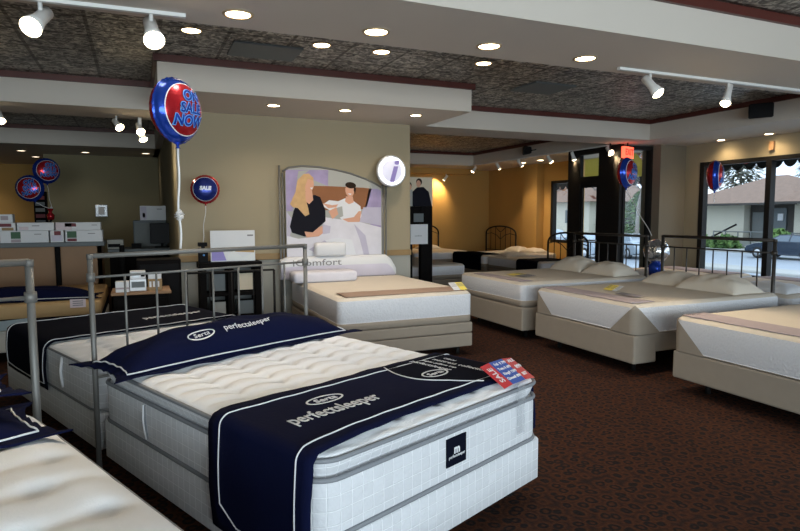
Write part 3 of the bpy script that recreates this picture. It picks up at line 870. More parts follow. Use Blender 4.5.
def card(fr, x, y, z, label, panels, w=.13, d=.10, tilt=.35, rz=0, m_side='white_card'):
    """small folded price card; panels: list of materials across its width"""
    t = empty('price_card', fr.p(x, y, z), fr.rz + rz, label, 'price card')
    n = len(panels); pw = w / n
    for i, m_ in enumerate(panels):
        bm = bmesh.new(); lohi(bm, (-d / 2, -w / 2 + i * pw, 0), (d / 2, -w / 2 + (i + 1) * pw - .002, .002))
        for k in range(3): lohi(bm, (-d / 2 + .02 + k * .025, -w / 2 + i * pw + .008, .002), (-d / 2 + .028 + k * .025, -w / 2 + (i + 1) * pw - .012, .0026), 1)
        bmesh.ops.transform(bm, matrix=Matrix.Translation((0, 0, d / 2 * abs(math.sin(tilt)))) @ Matrix.Rotation(tilt, 4, 'Y'), verts=bm.verts)
        obj('card_panel', bm, [m_, 'greyink'], t)
    return t

def strip(fr, x0, x1, y0, y1, z, label, m, hang=.0, over=0):
    """thin cloth strip lying along the foot of a foam bed"""
    bm = bmesh.new(); n = 24; A = []
    for i in range(n + 1):
        y = y0 + (y1 - y0) * i / n; row = []
        for x, dz in ((x0, 0), (x0 + .02, .004), ((x0 + x1) / 2, .005), (x1 - .01, .004), (x1, 0)):
            row.append(bm.verts.new((x + .004 * math.sin(i), y, z + dz + .001 * math.sin(i * 1.3 + x * 9))))
        A.append(row)
    for i in range(n):
        for k in range(4): bm.faces.new((A[i][k], A[i + 1][k], A[i + 1][k + 1], A[i][k + 1]))
    ex = bmesh.ops.extrude_face_region(bm, geom=list(bm.faces)); bmesh.ops.translate(bm, vec=(0, 0, -.004), verts=[v for v in ex['geom'] if isinstance(v, bmesh.types.BMVert)])
    bmesh.ops.recalc_face_normals(bm, faces=bm.faces)
    cx_, cy_ = (x0 + x1) / 2, (y0 + y1) / 2
    bmesh.ops.translate(bm, vec=(-cx_, -cy_, -z), verts=bm.verts)
    o = obj('foot_strip', bm, m, None, True, fr.p(cx_, cy_, z), fr.rz)
    return meta(o, label, 'bed strip')

# --- centre bed against the tan wall
CB = Frame(1.77, 7.56, -PI / 2)
mattress(CB, 'cream and white foam mattress against the tan wall under the photo display', 1.98, W, .37, .70, 'foamband')
foundation(CB, 'double taupe base under the foam mattress at the tan wall', 1.98, W, .10, .365, 'double')
steel_frame(CB, 'black frame feet under the double taupe base at the tan wall', 1.98, W, .10)
strip(CB, 1.58, 1.93, .10, 1.44, .708, 'brown grey strip of cloth along the foot of the bed at the tan wall', 'brown_strip')
card(CB, 1.86, 1.40, .712, 'white and yellow price card on the foot corner of the bed at the tan wall', ['white_card', 'yellow'], .17, .15, .45)
# --- the row of three beds towards the windows
R2 = Frame(6.22, 5.69, PI); R1 = Frame(6.22, 7.47, PI); R3 = Frame(6.22, 3.73, PI)
for fr, w_, st, fst, z0, z1 in ((R1, 'farthest', 'foamband', 'notched', .41, .70), (R2, 'middle', 'foamcorner', 'notched', .40, .68), (R3, 'nearest', 'foamcorner', 'plain', .36, .655)):
    mattress(fr, {'farthest': 'cream foam mattress with a taupe lower band, farthest of the three beds on the right', 'middle': 'cream foam mattress with taupe corner guards, middle of the three beds on the right', 'nearest': 'cream foam mattress cut off by the right picture edge, nearest of the three there'}[w_], L, W, z0, z1, st)
    foundation(fr, 'taupe base of the %s of the three foam beds on the right' % w_, L, W, .12, z0 - .004, fst)
    steel_frame(fr, 'black frame feet under the %s of the three foam beds on the right' % w_, L, W, .12 if fst != 'notched' else .20, inset=.2)
strip(R2, 1.72, 1.99, .08, 1.45, .688, 'lavender grey strip of cloth along the foot of the middle bed on the right', 'lavender')
strip(R3, 1.70, 1.99, .05, 1.45, .663, 'lavender grey strip of cloth along the foot of the nearest bed on the right', 'lavender')
strip(R1, 1.80, 1.98, .30, 1.40, .708, 'lavender strip of cloth along the foot of the farthest bed on the right', 'lavender')
card(R2, 1.45, .62, .69, 'white and yellow price card on the middle bed on the right', ['yellow', 'yellow', 'white_card'], .20, .12, .4)
card(R2, 1.62, 1.02, .695, 'flat dark printed card near the foot of the middle bed on the right', ['greyink', 'lavender'], .30, .10, .05)
card(R1, 1.55, .80, .71, 'dark and yellow printed card lying on the farthest bed on the right', ['yellow', 'greyink'], .40, .20, .06)
card(R3, 1.52, 1.20, .665, 'pale blue card lying on the nearest bed on the right', ['pale_blue'], .22, .18, .15)
pillow(R1, .30, .42, .70, .48, .68, .26, 'left of the two cream pillows on the farthest bed on the right', seed=1)
pillow(R1, .30, 1.10, .70, .46, .66, .22, 'right of the two cream pillows on the farthest bed on the right', seed=2)
pillow(R2, .30, .42, .68, .46, .66, .20, 'left of the two cream pillows on the middle bed on the right', seed=3)
pillow(R2, .36, 1.05, .68, .48, .76, .23, 'right of the two cream pillows on the middle bed on the right', seed=4)
headboard(R1, -.04, 'dark bronze tube headboard of the farthest bed on the right', W - .06, 1.225, 1.10, 'bronze', 7, .020, upright=.68, thinr=.008, yoff=-.05)
headboard(R2, -.04, 'dark bronze tube headboard of the middle bed on the right', W - .02, 1.235, 1.10, 'bronze', 7, .020, upright=.66, thinr=.008, yoff=-.10)
headboard(R3, -.04, 'dark bronze tube headboard of the nearest bed on the right', W - .04, 1.235, 1.10, 'bronze', 7, .020, upright=.66, thinr=.008)
# the row behind it, heads together, feet to the windows
for k, (y0, nm) in enumerate(((5.95, 'far'), (4.17, 'middle'), (2.2, 'near'))):
    fr = Frame(6.36, y0, 0)
    mattress(fr, 'white foam mattress beside the windows, %s one of the row behind the bronze headboards' % nm, 1.9, W, .38, .64, 'foamband')
    foundation(fr, 'taupe base beside the windows, %s one of the row behind the bronze headboards' % nm, 1.9, W, .10, .376, 'plain')
    if k < 2:
        pillow(fr, .32, .42, .64, .44, .64, .13, 'white pillow, right-hand one on the %s bed beside the windows' % nm, 'white_card', seed=10 + k)
        pillow(fr, .32, 1.12, .64, .44, .64, .13, 'white pillow, left-hand one on the %s bed beside the windows' % nm, 'white_card', seed=20 + k)
        strip(fr, 1.45, 1.86, .1, 1.42, .646, 'lavender strip of cloth over the foot of the %s bed beside the windows' % nm, 'lavender')

# --- back room
BA = Frame(3.95, 11.57, -PI / 2)
mattress(BA, 'pale foam mattress just past the right end of the tan wall', L, W, .36, .62, 'foamband')
foundation(BA, 'taupe base just past the right end of the tan wall', L, W, .10, .356, 'double')
pillow(BA, 1.2, .35, .625, .45, .7, .14, 'cream pillow showing past the right end of the tan wall', seed=31)
def back_bed(fr, lab, lab2, L=2.03, W=1.52):
    mattress(fr, lab, L, W, .34, .60, 'foamband'); foundation(fr, lab2, L, W, .10, .336, 'plain')
B1 = Frame(7.08, 11.40, -PI / 2); B2 = Frame(9.1, 13.05, PI)
back_bed(B1, 'pale foam mattress nearest the glass door in the back room', 'taupe base nearest the glass door in the back room', 1.93, .80)
back_bed(B2, 'cream foam mattress in the back room, past the one nearest the glass door', 'taupe base in the back room, past the one nearest the glass door')
B3 = Frame(6.15, 14.90, -PI / 2)
mattress(B3, 'cream foam mattress against the far wall of the back room', 1.7, W, .34, .60, 'foamband')
foundation(B3, 'taupe base against the far wall of the back room', 1.7, W, .10, .336, 'plain')
def foot_cover(fr, y0, y1, label, zt):
    """folded dark cover over the foot end, hanging down in front"""
    bm = bmesh.new()
    prof = [(1.45, zt), (1.75, zt + .004), (L - .04, zt + .004), (L - .005, zt - .01), (L + .014, zt - .05), (L + .016, .26)]
    n = 10; A = [[bm.verts.new((x + .004 * math.sin(i * 1.1), y0 + (y1 - y0) * i / n, z)) for x, z in prof] for i in range(n + 1)]
    for i in range(n):
        for k in range(len(prof) - 1): bm.faces.new((A[i][k], A[i][k + 1], A[i + 1][k + 1], A[i + 1][k]))
    bmesh.ops.solidify(bm, geom=list(bm.faces), thickness=.008)
    bmesh.ops.recalc_face_normals(bm, faces=bm.faces)
    cy = (y0 + y1) / 2
    bmesh.ops.translate(bm, vec=(-L, -cy, 0), verts=bm.verts)
    o = obj('bed_runner', bm, 'navy_dark', None, True, fr.p(L, cy, 0), fr.rz)
    return meta(o, label, 'bed runner')
runner(B1, 1.15, 1.85, .80, .606, .26, .26, 'black cloth across the back room bed nearest the glass door', 'navy_dark', edge_trim=False, rc=.04)
foot_cover(B2, .10, 1.42, 'black cover hanging over the foot of the second bed of the back room', .61)
pillow(B1, .32, .45, .605, .42, .60, .13, 'cream pillow on the back room bed nearest the glass door', seed=32)
pillow(B2, .36, .42, .605, .42, .62, .15, 'cream pillow, left of two on the second bed of the back room', seed=33)
pillow(B2, .36, 1.10, .605, .42, .62, .14, 'cream pillow, right of two on the second bed of the back room', seed=34)
pillow(B3, .36, 1.0, .605, .42, .62, .15, 'cream pillow on the bed against the far wall of the back room', seed=35)

def arch_headboard(fr, x, y, label, W_, h0, h1, n=6):
    """black iron headboard with an arched top and V-shaped scrolls; lies in the frame's y-z plane"""
    t = empty('iron_headboard', fr.p(x, y, 0), fr.rz, label, 'headboard')
    h = W_ / 2
    arch = [(0, -h, h0)] + [(0, -h * math.cos(a), h0 + (h1 - h0) * math.sin(a) ** .8) for a in [PI * k / 24 for k in range(1, 24)]] + [(0, h, h0)]
    for s in (-1, 1): obj('post', T([(0, s * h, 0), (0, s * h, h0)], .022), 'blackmetal', t)
    obj('arch', T(arch, .02), 'blackmetal', t)
    obj('cross_rail', T([(0, -h, .55), (0, h, .55)], .012), 'blackmetal', t)
    za = lambda y_: h0 + (h1 - h0) * max(0, 1 - (y_ / h) ** 2) ** .4
    for i in range(1, n):
        y_ = -h + 2 * h * i / n
        zt = za(y_) if abs(y_) > h * .4 else min(za(y_), h0 + .02 + (.0))
        obj('spindle', T([(0, y_, .55), (0, y_, za(y_) - .01 if i != n // 2 else h1 - .18)], .008), 'blackmetal', t)
    for s in (-1, 1):
        obj('scroll', T([(0, s * (.02 + .0), h1 - .34), (0, s * h * .28, h1 - .24), (0, s * h * .62, h1 - .19), (0, s * h * .95, h0 + .0)], .009), 'blackmetal', t)
        obj('scroll', T([(0, 0, h1 - .16), (0, s * h * .18, h1 - .10), (0, s * h * .34, h1 - .02)], .009), 'blackmetal', t)
    return t
arch_headboard(Frame(9.02, 13.86, PI), 0, 0, 'black iron headboard with V scrolls against the orange wall of the back room', 1.45, .98, 1.20)
arch_headboard(Frame(7.86, 9.66, PI), 0, 0, 'black iron headboard in front of the narrow window by the glass door', 1.22, .92, 1.15)
arch_headboard(Frame(6.93, 14.93, -PI / 2), 0, 0, 'black iron headboard against the far wall, half hidden by the photo stand', 1.5, 1.0, 1.28)

# photo stand past the end of the wall
t = empty('photo_stand', (4.31, 9.12, 0), 0, 'tall black stand with a photo of a couple past the end of the tan wall', 'display stand')
bm = bmesh.new(); lohi(bm, (-.26, -.05, 0), (-.13, .05, 1.70)); lohi(bm, (.03, -.05, 0), (.24, .05, 1.70)); lohi(bm, (-.26, -.03, 1.2), (.24, .04, 1.70)); lohi(bm, (-.28, -.18, 0), (.26, .18, .04), 0, .005)
obj('stand', bm, 'blackwood', t)
pn = obj('photo_panel', B((-.29, -.052, 1.66), (.24, -.04, 2.14)), 'p_cream', t)
bm = bmesh.new()
def poly(bm, pts, y, mi, th=.002):
    vs = [bm.verts.new((x, y, z)) for x, z in pts]; f = bm.faces.new(vs); f.normal_update()
    if f.normal.y > 0: f.normal_flip()
    f.material_index = mi
def blob(cx, cz, rx, rz, n=18, a=0): return [(cx + rx * math.cos(2 * PI * k / n) * math.cos(a) - rz * math.sin(2 * PI * k / n) * math.sin(a), cz + rx * math.cos(2 * PI * k / n) * math.sin(a) + rz * math.sin(2 * PI * k / n) * math.cos(a)) for k in range(n)]
poly(bm, [(-.29, 1.66), (-.29, 1.88), (-.22, 1.95), (-.13, 1.93), (-.10, 1.66)], -.0535, 0)
poly(bm, blob(-.19, 2.0, .048, .06), -.0536, 2); poly(bm, blob(-.18, 1.975, .036, .046), -.0542, 3)
poly(bm, [(-.13, 1.66), (-.13, 1.90), (-.05, 1.97), (.07, 1.98), (.17, 1.90), (.23, 1.66)], -.0545, 1)
poly(bm, blob(-.01, 2.06, .055, .06), -.0548, 2); poly(bm, blob(-.02, 2.03, .042, .058), -.0552, 3)
obj('couple_print', bm, ['p_grey', 'p_black', 'p_hair', 'p_skin'], pn)
w_ = obj('info_card', B((-.17, -.06, 1.03), (.15, -.055, 1.36)), 'white_card', t)
bm = text_bm('comfort', .04, .0005); bmesh.ops.transform(bm, matrix=Matrix.Translation((-.03, -.0612, 1.17)) @ rot_to((1, 0, 0), (0, 0, 1)), verts=bm.verts); obj('lettering', bm, 'greyink', w_)
obj('small_card', B((-.11, -.06, 1.40), (.07, -.055, 1.54)), 'office_grey', t)

# --- photo display behind the centre bed: metal frame, print, bolster with lettering
t = empty('bed_display', (2.41, 7.66, 0), 0, 'tall curved-top photo display with a couple in bed behind the bed at the tan wall', 'display')
CX = 2.41
bm = bmesh.new()
for a_, b_, c_ in ((-.74, 2.15, .014), (-.70, 2.06, .012), (.67, 1.93, .016), (.72, 1.90, .012)): obj('upright', T([(a_, 0, 0), (a_, 0, b_)], c_), 'steel', t)
archp = [(-.70, 2.06), (-.62, 2.11), (-.45, 2.135), (-.22, 2.13), (0, 2.10), (.22, 2.055), (.42, 1.99), (.56, 1.93), (.67, 1.87)]
obj('arched_rail', T([(x, 0, z + .015) for x, z in archp], .013), 'steel', t)
bm = bmesh.new()
vs = [(x, z) for x, z in archp][::-1]; vs = [(-.665, .88), (.655, .88)] + [(min(.655, max(-.665, x)), z) for x, z in vs]
f = bm.faces.new([bm.verts.new((x, .006, z)) for x, z in vs]); ex = bmesh.ops.extrude_face_region(bm, geom=[f]); bmesh.ops.translate(bm, vec=(0, -.010, 0), verts=[v for v in ex['geom'] if isinstance(v, bmesh.types.BMVert)])
bmesh.ops.recalc_face_normals(bm, faces=bm.faces)
board = obj('photo_board', bm, 'p_grey', t)
bm = bmesh.new(); Y = -.0045
K = {'lilac': 0, 'wood': 1, 'grey': 2, 'white': 3, 'pillow': 4, 'skin': 5, 'blonde': 6, 'black': 7, 'tee': 8, 'hair': 9}
px = lambda x, y: ((x - 283.5) / 98.5 * 1.34 - .68, 2.135 - (y - 168) / 88 * 1.155)   # the print's own layout grid
def P(pts, mi, layer): poly(bm, [px(*p) for p in pts], Y - layer * .0006, K[mi])
def O(cx_, cy_, rx, ry, mi, layer, a=0): c_ = px(cx_, cy_); poly(bm, blob(c_[0], c_[1], rx * .0136, ry * .0131, 20, a), Y - layer * .0006, K[mi])
P([(285, 171), (285, 211), (291, 211), (297, 172), (308, 170.5)], 'lilac', 1)
P([(308, 170.5), (301, 176), (326, 186), (326.5, 170)], 'lilac', 1)
P([(302, 186), (326, 186), (362, 187), (371, 188), (365, 209), (350, 209), (300, 211)], 'wood', 2)
P([(368, 188), (377, 188), (381, 190), (381, 232), (372, 232), (364, 208)], 'lilac', 2)
P([(362, 207), (381, 207), (381, 226), (358, 222)], 'pillow', 3)
P([(285, 211), (292, 221), (288, 235), (296, 240), (285, 256)], 'pillow', 3)
P([(285, 235), (296, 238), (316, 236), (323, 217), (336, 219), (358, 222), (381, 228), (381, 256), (285, 256)], 'white', 4)
P([(327, 200), (336, 201), (343, 198), (351, 200), (359, 206), (360, 216), (357, 222), (340, 220), (334, 214), (322, 207), (321, 204)], 'tee', 5)
P([(357, 211), (360, 211), (358, 222), (346, 222), (340, 219), (352, 217)], 'skin', 6)
P([(320, 203), (330, 205), (336, 204), (334, 207), (326, 208)], 'skin', 6)
P([(344, 196), (351, 196), (352, 202), (347, 204), (343, 201)], 'skin', 5.5)
P([(300, 256), (306, 249), (314, 246), (322, 240), (336, 238), (350, 240), (354, 256)], 'tee', 4.6); P([(322, 240), (330, 248), (314, 253), (306, 249)], 'pillow', 4.7); P([(352, 224), (364, 236), (368, 256), (362, 256), (358, 240)], 'pillow', 4.6)
O(348, 190, 4.6, 6.6, 'skin', 6, .1); O(349, 184.8, 5.6, 3.2, 'hair', 7, -.1); P([(352.5, 185), (354.5, 188), (353.5, 194), (352, 190)], 'hair', 7)
P([(345.8, 193), (350, 193.2), (348.5, 194.8)], 'tee', 8)
P([(333, 208), (340, 206), (341, 216), (334, 219)], 'grey', 7); P([(326, 211), (334, 207), (336, 214), (330, 219)], 'skin', 8)
P([(300, 197), (313, 195), (318, 197), (323, 210), (323, 221), (316, 227), (310, 235), (302, 236), (290, 232), (288, 226), (292, 210)], 'black', 8)
P([(303, 192), (310, 190), (311, 200), (307, 204), (302, 200)], 'skin', 9)
O(306.5, 184.5, 5.4, 8.2, 'skin', 10, -.05)
P([(302, 174.5), (307, 174), (311.5, 178), (311.5, 181), (306, 179), (303.5, 186), (303.5, 198), (306, 208), (307, 214), (303, 216), (296, 208), (291, 207), (288.5, 204), (294, 192), (296, 181)], 'blonde', 11)
P([(308, 188), (311, 187.4), (309.6, 189.6)], 'tee', 12)
P([(302, 231), (310, 232), (316, 227), (322, 225), (323, 231), (316, 236), (304, 237)], 'skin', 10)
P([(320, 224), (328, 226), (327, 233), (320, 234)], 'pillow', 12)
obj('photo_print', bm, ['p_lilac', 'p_wood', 'p_grey', 'p_white', 'p_pillow', 'p_skin', 'p_blonde', 'p_black', 'p_tshirt', 'p_hair'], board)
# bolster shaped like a low headboard
bm = bmesh.new(); top = []
for k in range(25):
    a = k / 24; x = -.77 + 1.58 * a; z = .985 if a < .9 else .985 - .16 * ((a - .9) / .1) ** 2
    if a < .05: z -= .03 * (1 - a / .05)
    top.append((x, z))
rows = []
for (y, dz) in ((-.10, -.35), (-.13, -.30), (-.14, -.12), (-.13, -.03), (-.10, -.004), (-.06, 0), (-.03, -.02), (-.025, -.35)):
    rows.append([bm.verts.new((x, y, (z + dz) if dz > -.2 else z * 0 + .70 + (.0 if dz < -.31 else .03))) for x, z in top])
for i in range(len(rows) - 1):
    for k in range(24):
        f = bm.faces.new((rows[i][k], rows[i][k + 1], rows[i + 1][k + 1], rows[i + 1][k])); f.smooth = True
        f.material_index = 1 if i < 2 else 0
bm.faces.new([r[0] for r in rows]); bm.faces.new([r[-1] for r in rows][::-1]); bmesh.ops.recalc_face_normals(bm, faces=bm.faces)
bol = obj('bolster', bm, ['white_card', 'pale_purple'], t)
bm = text_bm('iComfort', .12, .001, 'CENTER', 0, 1.45); bmesh.ops.transform(bm, matrix=Matrix.Translation((-.30, -.1425, .905)) @ rot_to((1, 0, 0), (0, .02, 1)), verts=bm.verts); obj('lettering', bm, 'greyink', bol)
# small white box shaped pillows in front of the display
o = obj('pillow', B((-.40, -.14, 0), (.40, .14, .13), .035), 'p_white', None, True, (2.08, 7.14, .705), 0); meta(o, 'low white pillow on the bed at the tan wall, below the lettering', 'pillow')
o = obj('pillow', B((-.21, -.06, 0), (.21, .06, .18), .035), 'white_card', None, True, (2.45, 7.585, .985), 0)
meta(o, 'small white pillow standing on top of the bolster with the lettering', 'pillow')
o.location = (2.30, 7.57, .985)

# round lit sign
t = empty('round_sign', (3.17, 7.60, 2.11), 0, 'round white lit sign with a purple letter i beside the photo display', 'sign')
bm = bmesh.new(); lathe(bm, [(0, 0), (.195, 0), (.21, .01), (.215, .03), (.21, .06), (.195, .06)], 40, rot_to((1, 0, 0), (0, 0, 1))); obj('rim', bm, 'silver', t)
bm = bmesh.new(); lathe(bm, [(.195, .052), (.190, .062), (0, .066)], 40, rot_to((1, 0, 0), (0, 0, 1))); face = obj('lit_face', bm, 'sign_glow', t)
bm = bmesh.new(); lathe(bm, [(.150, .0655), (.155, .068), (.185, .066), (.190, .062)], 40, rot_to((1, 0, 0), (0, 0, 1))); obj('lit_edge', bm, 'sign_edge', t)
bm = text_bm('i', .44, .002, 'CENTER', .25, 1.15, .008); bmesh.ops.transform(bm, matrix=Matrix.Translation((0, -.069, -.01)) @ rot_to((1, 0, 0), (0, 0, 1)), verts=bm.verts); obj('letter', bm, 'purple', t)
obj('bracket', T([(0, .0, 0), (0, .16, 0)], .02), 'steel', t)
obj('bracket', T([(-.05, .02, -.2), (-.09, .06, -.6), (-.09, .07, -2.1)], .012), 'steel', t)

# --- black cabinet with literature
t = empty('shelf_cabinet', (.98, 7.40, 0), 0, 'open black shelf cabinet with framed niches against the tan wall', 'cabinet')
bm = bmesh.new(); lohi(bm, (-.35, -.17, .90), (.37, .19, .97), 0, .006)
for x in (-.34, -.03, .29): lohi(bm, (x, -.15, 0), (x + .07, .17, .90))
for z in (.0, .28, .57): lohi(bm, (-.33, -.14, z), (.35, .16, z + .04))
obj('carcass', bm, 'blackwood', t); obj('back_panel', B((-.33, .155, .02), (.35, .17, .90)), 'greyboard', t)
def framed(nm, x, y, z, w, h, fm, im, label, cat='picture frame', yaw=0):
    t_ = empty('picture_frame', (x, y, z), yaw, label, cat)
    bm = bmesh.new(); 
    for a, b in (((-w / 2, 0), (-w / 2 + .02, h)), ((w / 2 - .02, 0), (w / 2, h)), ((-w / 2, 0), (w / 2, .02)), ((-w / 2, h - .02), (w / 2, h))): lohi(bm, (a[0], -.01, a[1]), (b[0], .01, b[1]))
    obj('frame', bm, fm, t_); obj('picture', B((-w / 2 + .015, -.004, .015), (w / 2 - .015, .004, h - .015)), im, t_)
    return t_
framed('a', .85, 7.32, .61, .19, .24, 'blackwood', 'office_grey', 'black framed dark picture in the upper left niche of the shelf cabinet')
framed('b', 1.17, 7.32, .61, .22, .24, 'blackwood', 'p_cream', 'black framed white picture in the upper right niche of the shelf cabinet')
framed('c', .85, 7.32, .32, .19, .20, 'blackwood', 'p_grey', 'black framed pale picture in the lower left niche of the shelf cabinet')
framed('d', 1.17, 7.32, .32, .22, .20, 'blackwood', 'office_grey', 'black framed grey picture in the lower right niche of the shelf cabinet')
t = empty('display_board', (1.03, 7.42, .97), 0, 'white display board with a product picture on the shelf cabinet', 'display board')
obj('board', B((-.25, -.01, 0), (.27, .01, .37)), 'white_card', t)
bm = bmesh.new(); poly(bm, [(-.24, .01), (-.07, .01), (-.12, .16), (-.24, .16)], -.0115, 0); poly(bm, [(-.06, .01), (.26, .01), (.26, .10), (.12, .04), (.02, .13), (-.05, .08)], -.0115, 1); poly(bm, [(-.05, .12), (.26, .10), (.26, .165), (-.09, .165)], -.0112, 2)
poly(bm, [(.18, .30), (.25, .30), (.25, .318), (.18, .318)], -.0115, 3)
obj('picture', bm, ['purple', 'white_paint', 'tansuede', 'greyink'], t)
t = empty('telephone_box', (.69, 7.35, .97), 0, 'small black boxy gadget on the left of the shelf cabinet', 'gadget')
bm = bmesh.new(); lohi(bm, (-.055, -.06, 0), (.05, .06, .17), 0, .008); lohi(bm, (-.055, -.05, .19), (.045, .05, .235), 0, .006); lohi(bm, (-.02, -.02, .16), (.02, .02, .2)); obj('body', bm, 'blackplastic', t)
bm = bmesh.new(); lathe(bm, [(0, .062), (.012, .062), (.012, .066), (0, .066)], 12, Matrix.Translation((0, 0, .09)) @ rot_to((1, 0, 0), (0, 0, 1))); obj('button', bm, 'foil_sky', t)

# low dark railing in front of the cabinet
t = empty('low_railing', (.92, 6.72, 0), .05, 'low black metal rail standing behind the nearest headboard', 'railing')
for s in (-1, 1): obj('post', T([(s * .47, 0, 0), (s * .47, 0, .91)], .014), 'blackmetal', t)
obj('top_rail', T([(-.47, 0, .91), (.47, 0, .91)], .012), 'blackmetal', t)
for i in range(1, 4): obj('spindle', T([(-.47 + i * .235, 0, .3), (-.47 + i * .235, 0, .91)], .006), 'blackmetal', t)
obj('bottom_rail', T([(-.47, 0, .3), (.47, 0, .3)], .008), 'blackmetal', t)

# black dresser, boxes on it, dark tall cabinet behind
t = empty('night_stand', (.0, 7.0, 0), 0, 'black night stand with a drawer behind the nearest headboard', 'night stand')
obj('body', B((-.26, -.22, 0), (.28, .22, .70), .01), 'blackwood', t); obj('top', B((-.28, -.24, .70), (.30, .24, .73), .006), 'tanwood', t)
dr = obj('drawer', B((-.23, -.232, .42), (.25, -.22, .66), .004), 'blackwood', t); bm = bmesh.new(); lathe(bm, [(0, .0), (.008, .0), (.014, .02), (0, .028)], 12, Matrix.Translation((0, -.232, .54)) @ rot_to((1, 0, 0), (0, 0, 1))); obj('knob', bm, 'steel', dr)
dr = obj('drawer', B((-.23, -.232, .10), (.25, -.22, .38), .004), 'blackwood', t)
t = empty('equipment_cabinet', (.23, 7.50, 0), 0, 'tall black cabinet between the desk and the tan wall', 'cabinet')
obj('body', B((-.26, -.18, 0), (.21, .2, 1.02), .01), 'blackwood', t); obj('door', B((-.23, -.192, .05), (.18, -.18, .97), .004), 'blackplastic', t)
def small_box(name, x, y, z, sx, sy, sz, m_, label, cat='box', rz=0, print_=None):
    t_ = empty(name, (x, y, z), rz, label, cat)
    obj('carton', B((-sx / 2, -sy / 2, 0), (sx / 2, sy / 2, sz), .004), m_, t_)
    if print_:
        for i, (a, b, c_, d, mm) in enumerate(print_):
            obj('printed_panel', B((-sx / 2 + a * sx, -sy / 2 - .002, b * sz), (-sx / 2 + c_ * sx, -sy / 2 - .0002, d * sz)), mm, t_)
    return t_
small_box('carton', -.17, 6.86, .73, .13, .12, .11, 'white_card', 'small white carton at the left end of the black night stand', print_=[(0, .3, 1, .45, 'lavender')])
small_box('carton', -.02, 6.92, .73, .16, .14, .125, 'silver', 'lower grey printed carton on the black night stand', print_=[(.1, .3, .9, .8, 'office_grey')])
small_box('carton', -.02, 6.92, .855, .15, .13, .085, 'white_card', 'upper white carton stacked on the black night stand', print_=[(.15, .2, .6, .75, 'silver'), (.7, .3, .95, .7, 'blackplastic')])
small_box('carton', .145, 6.92, .73, .14, .14, .12, 'chair_rail', 'brown printed carton on the black night stand', print_=[(.1, .3, .25, .8, 'white_card'), (.35, .3, .5, .8, 'white_card'), (.6, .3, .8, .8, 'white_card')])
small_box('carton', .145, 6.92, .85, .13, .13, .06, 'white_card', 'small white carton on top of the brown printed one')

# --- bed with the caramel border at the far left
CF = Frame(-1.95, 7.25, 0)   # x across, y back
t = empty('mattress', (-1.17, 8.15, .34), 0, 'mattress with a caramel border at the left behind the counter-side rail', 'mattress')
bm = bmesh.new(); side_loft(bm, .77, .90, .06, [(0, .006, 1), (.02, 0, 1), (.10, 0, 1), (.105, .004, 0), (.11, 0, 0), (.23, 0, 0), (.25, .01, 0), (.26, .03, 0)], cap_top=True); obj('body', bm, ['tansuede', 'navy_dark'], t, True)
obj('piping', tube_ring(.77, .90, .06, .108, .007), 'navy_dark', t)
meta(obj('box_spring', B((-.77, -.9, 0), (.77, .9, .23), .02), 'quilt_cream', None, False, (-1.17, 8.15, .105)), 'white box spring under the caramel-edged mattress at the left', 'box spring')
t = empty('bed_support', (-1.17, 8.15, 0), 0, 'low black frame under the caramel-edged bed at the left', 'bed frame')
for sx in (-.6, .6):
    for sy in (-.7, .7): obj('leg', T([(sx, sy, 0), (sx, sy, .105)], .02), 'blackmetal', t)
sham(Frame(0, 0, 0), -1.18, 7.62, .605, 1.50, .50, .19, 'black navy pillow with lettering on the caramel-edged bed at the left', seed=9, text=False)
t = empty('price_card', (-.62, 7.235, .54), 0, 'small pale pink price card clipped to the caramel-edged bed', 'price card'); obj('card', B((-.075, -.003, 0), (.075, .0, .09)), 'pale_pink', t)
bm = bmesh.new()
for k in range(3): lohi(bm, (-.05, -.0042, .02 + k * .022), (.05, -.003, .03 + k * .022))
obj('lettering', bm, 'greyink', t)
t = empty('hang_tag', (-1.05, 6.9, .44), -.05, 'long pale blue card lying across the black navy runner end at the left', 'price card')
t.location = (-1.30, 7.225, .395); t.rotation_euler = (0, -.07, 0); t['label'] = 'long pale blue card on the side of the caramel-edged bed'
obj('card', B((-.22, -.006, -.05), (.22, -.002, .05)), 'pale_blue', t)

# --- counter and office
t = empty('service_counter', (-1.3, 9.75, 0), 0, 'long service counter with tan wood panels and a dark top', 'counter')
obj('countertop', B((-3.2, -.42, 1.10), (.86, .35, 1.16), .008), 'office_grey', t)
obj('front_panel', B((-3.1, -.30, .08), (.82, -.24, 1.10)), 'tanwood', t); obj('end_panel', B((.76, -.30, 0), (.82, .3, 1.10)), 'tanwood', t)
obj('plinth', B((-3.1, -.28, 0), (.80, .28, .08)), 'blackwood', t)
for x in (-2.0, -.95, .0, .8): obj('post', T([(x + .28, -.36, 0), (x + .28, -.36, 1.10)], .035, 14), 'blackplastic', t)
def pbox(x0, x1, y, z0, z1, label, pr): return small_box('product_box', (x0 + x1) / 2, y, z0, x1 - x0, .28, z1 - z0, 'white_card', label, 'box', 0, pr)
yb = 9.55
pbox(-1.68, -1.12, yb, 1.16, 1.32, 'white product box at the left of the counter, lower row', [(.22, .35, .42, .92, 'green'), (.22, .05, .42, .3, 'lavender'), (.7, .68, .85, .74, 'greyink')])
pbox(-1.10, -.94, yb, 1.16, 1.32, 'end of a white product box with dark prints, middle of the lower row', [(.1, .1, .9, .6, 'pale_purple'), (.3, .6, .8, .95, 'darkred')])
pbox(-.92, -.46, yb, 1.16, 1.32, 'white product box at the right end of the counter, lower row', [(.05, .35, .3, .92, 'green'), (.05, .05, .3, .3, 'darkred'), (.6, .68, .8, .74, 'greyink')])
pbox(-1.72, -1.50, yb, 1.322, 1.43, 'white and brown product box at the far left, upper row', [(.0, .5, .8, .9, 'darkred'), (.3, .05, .9, .4, 'chair_rail')])
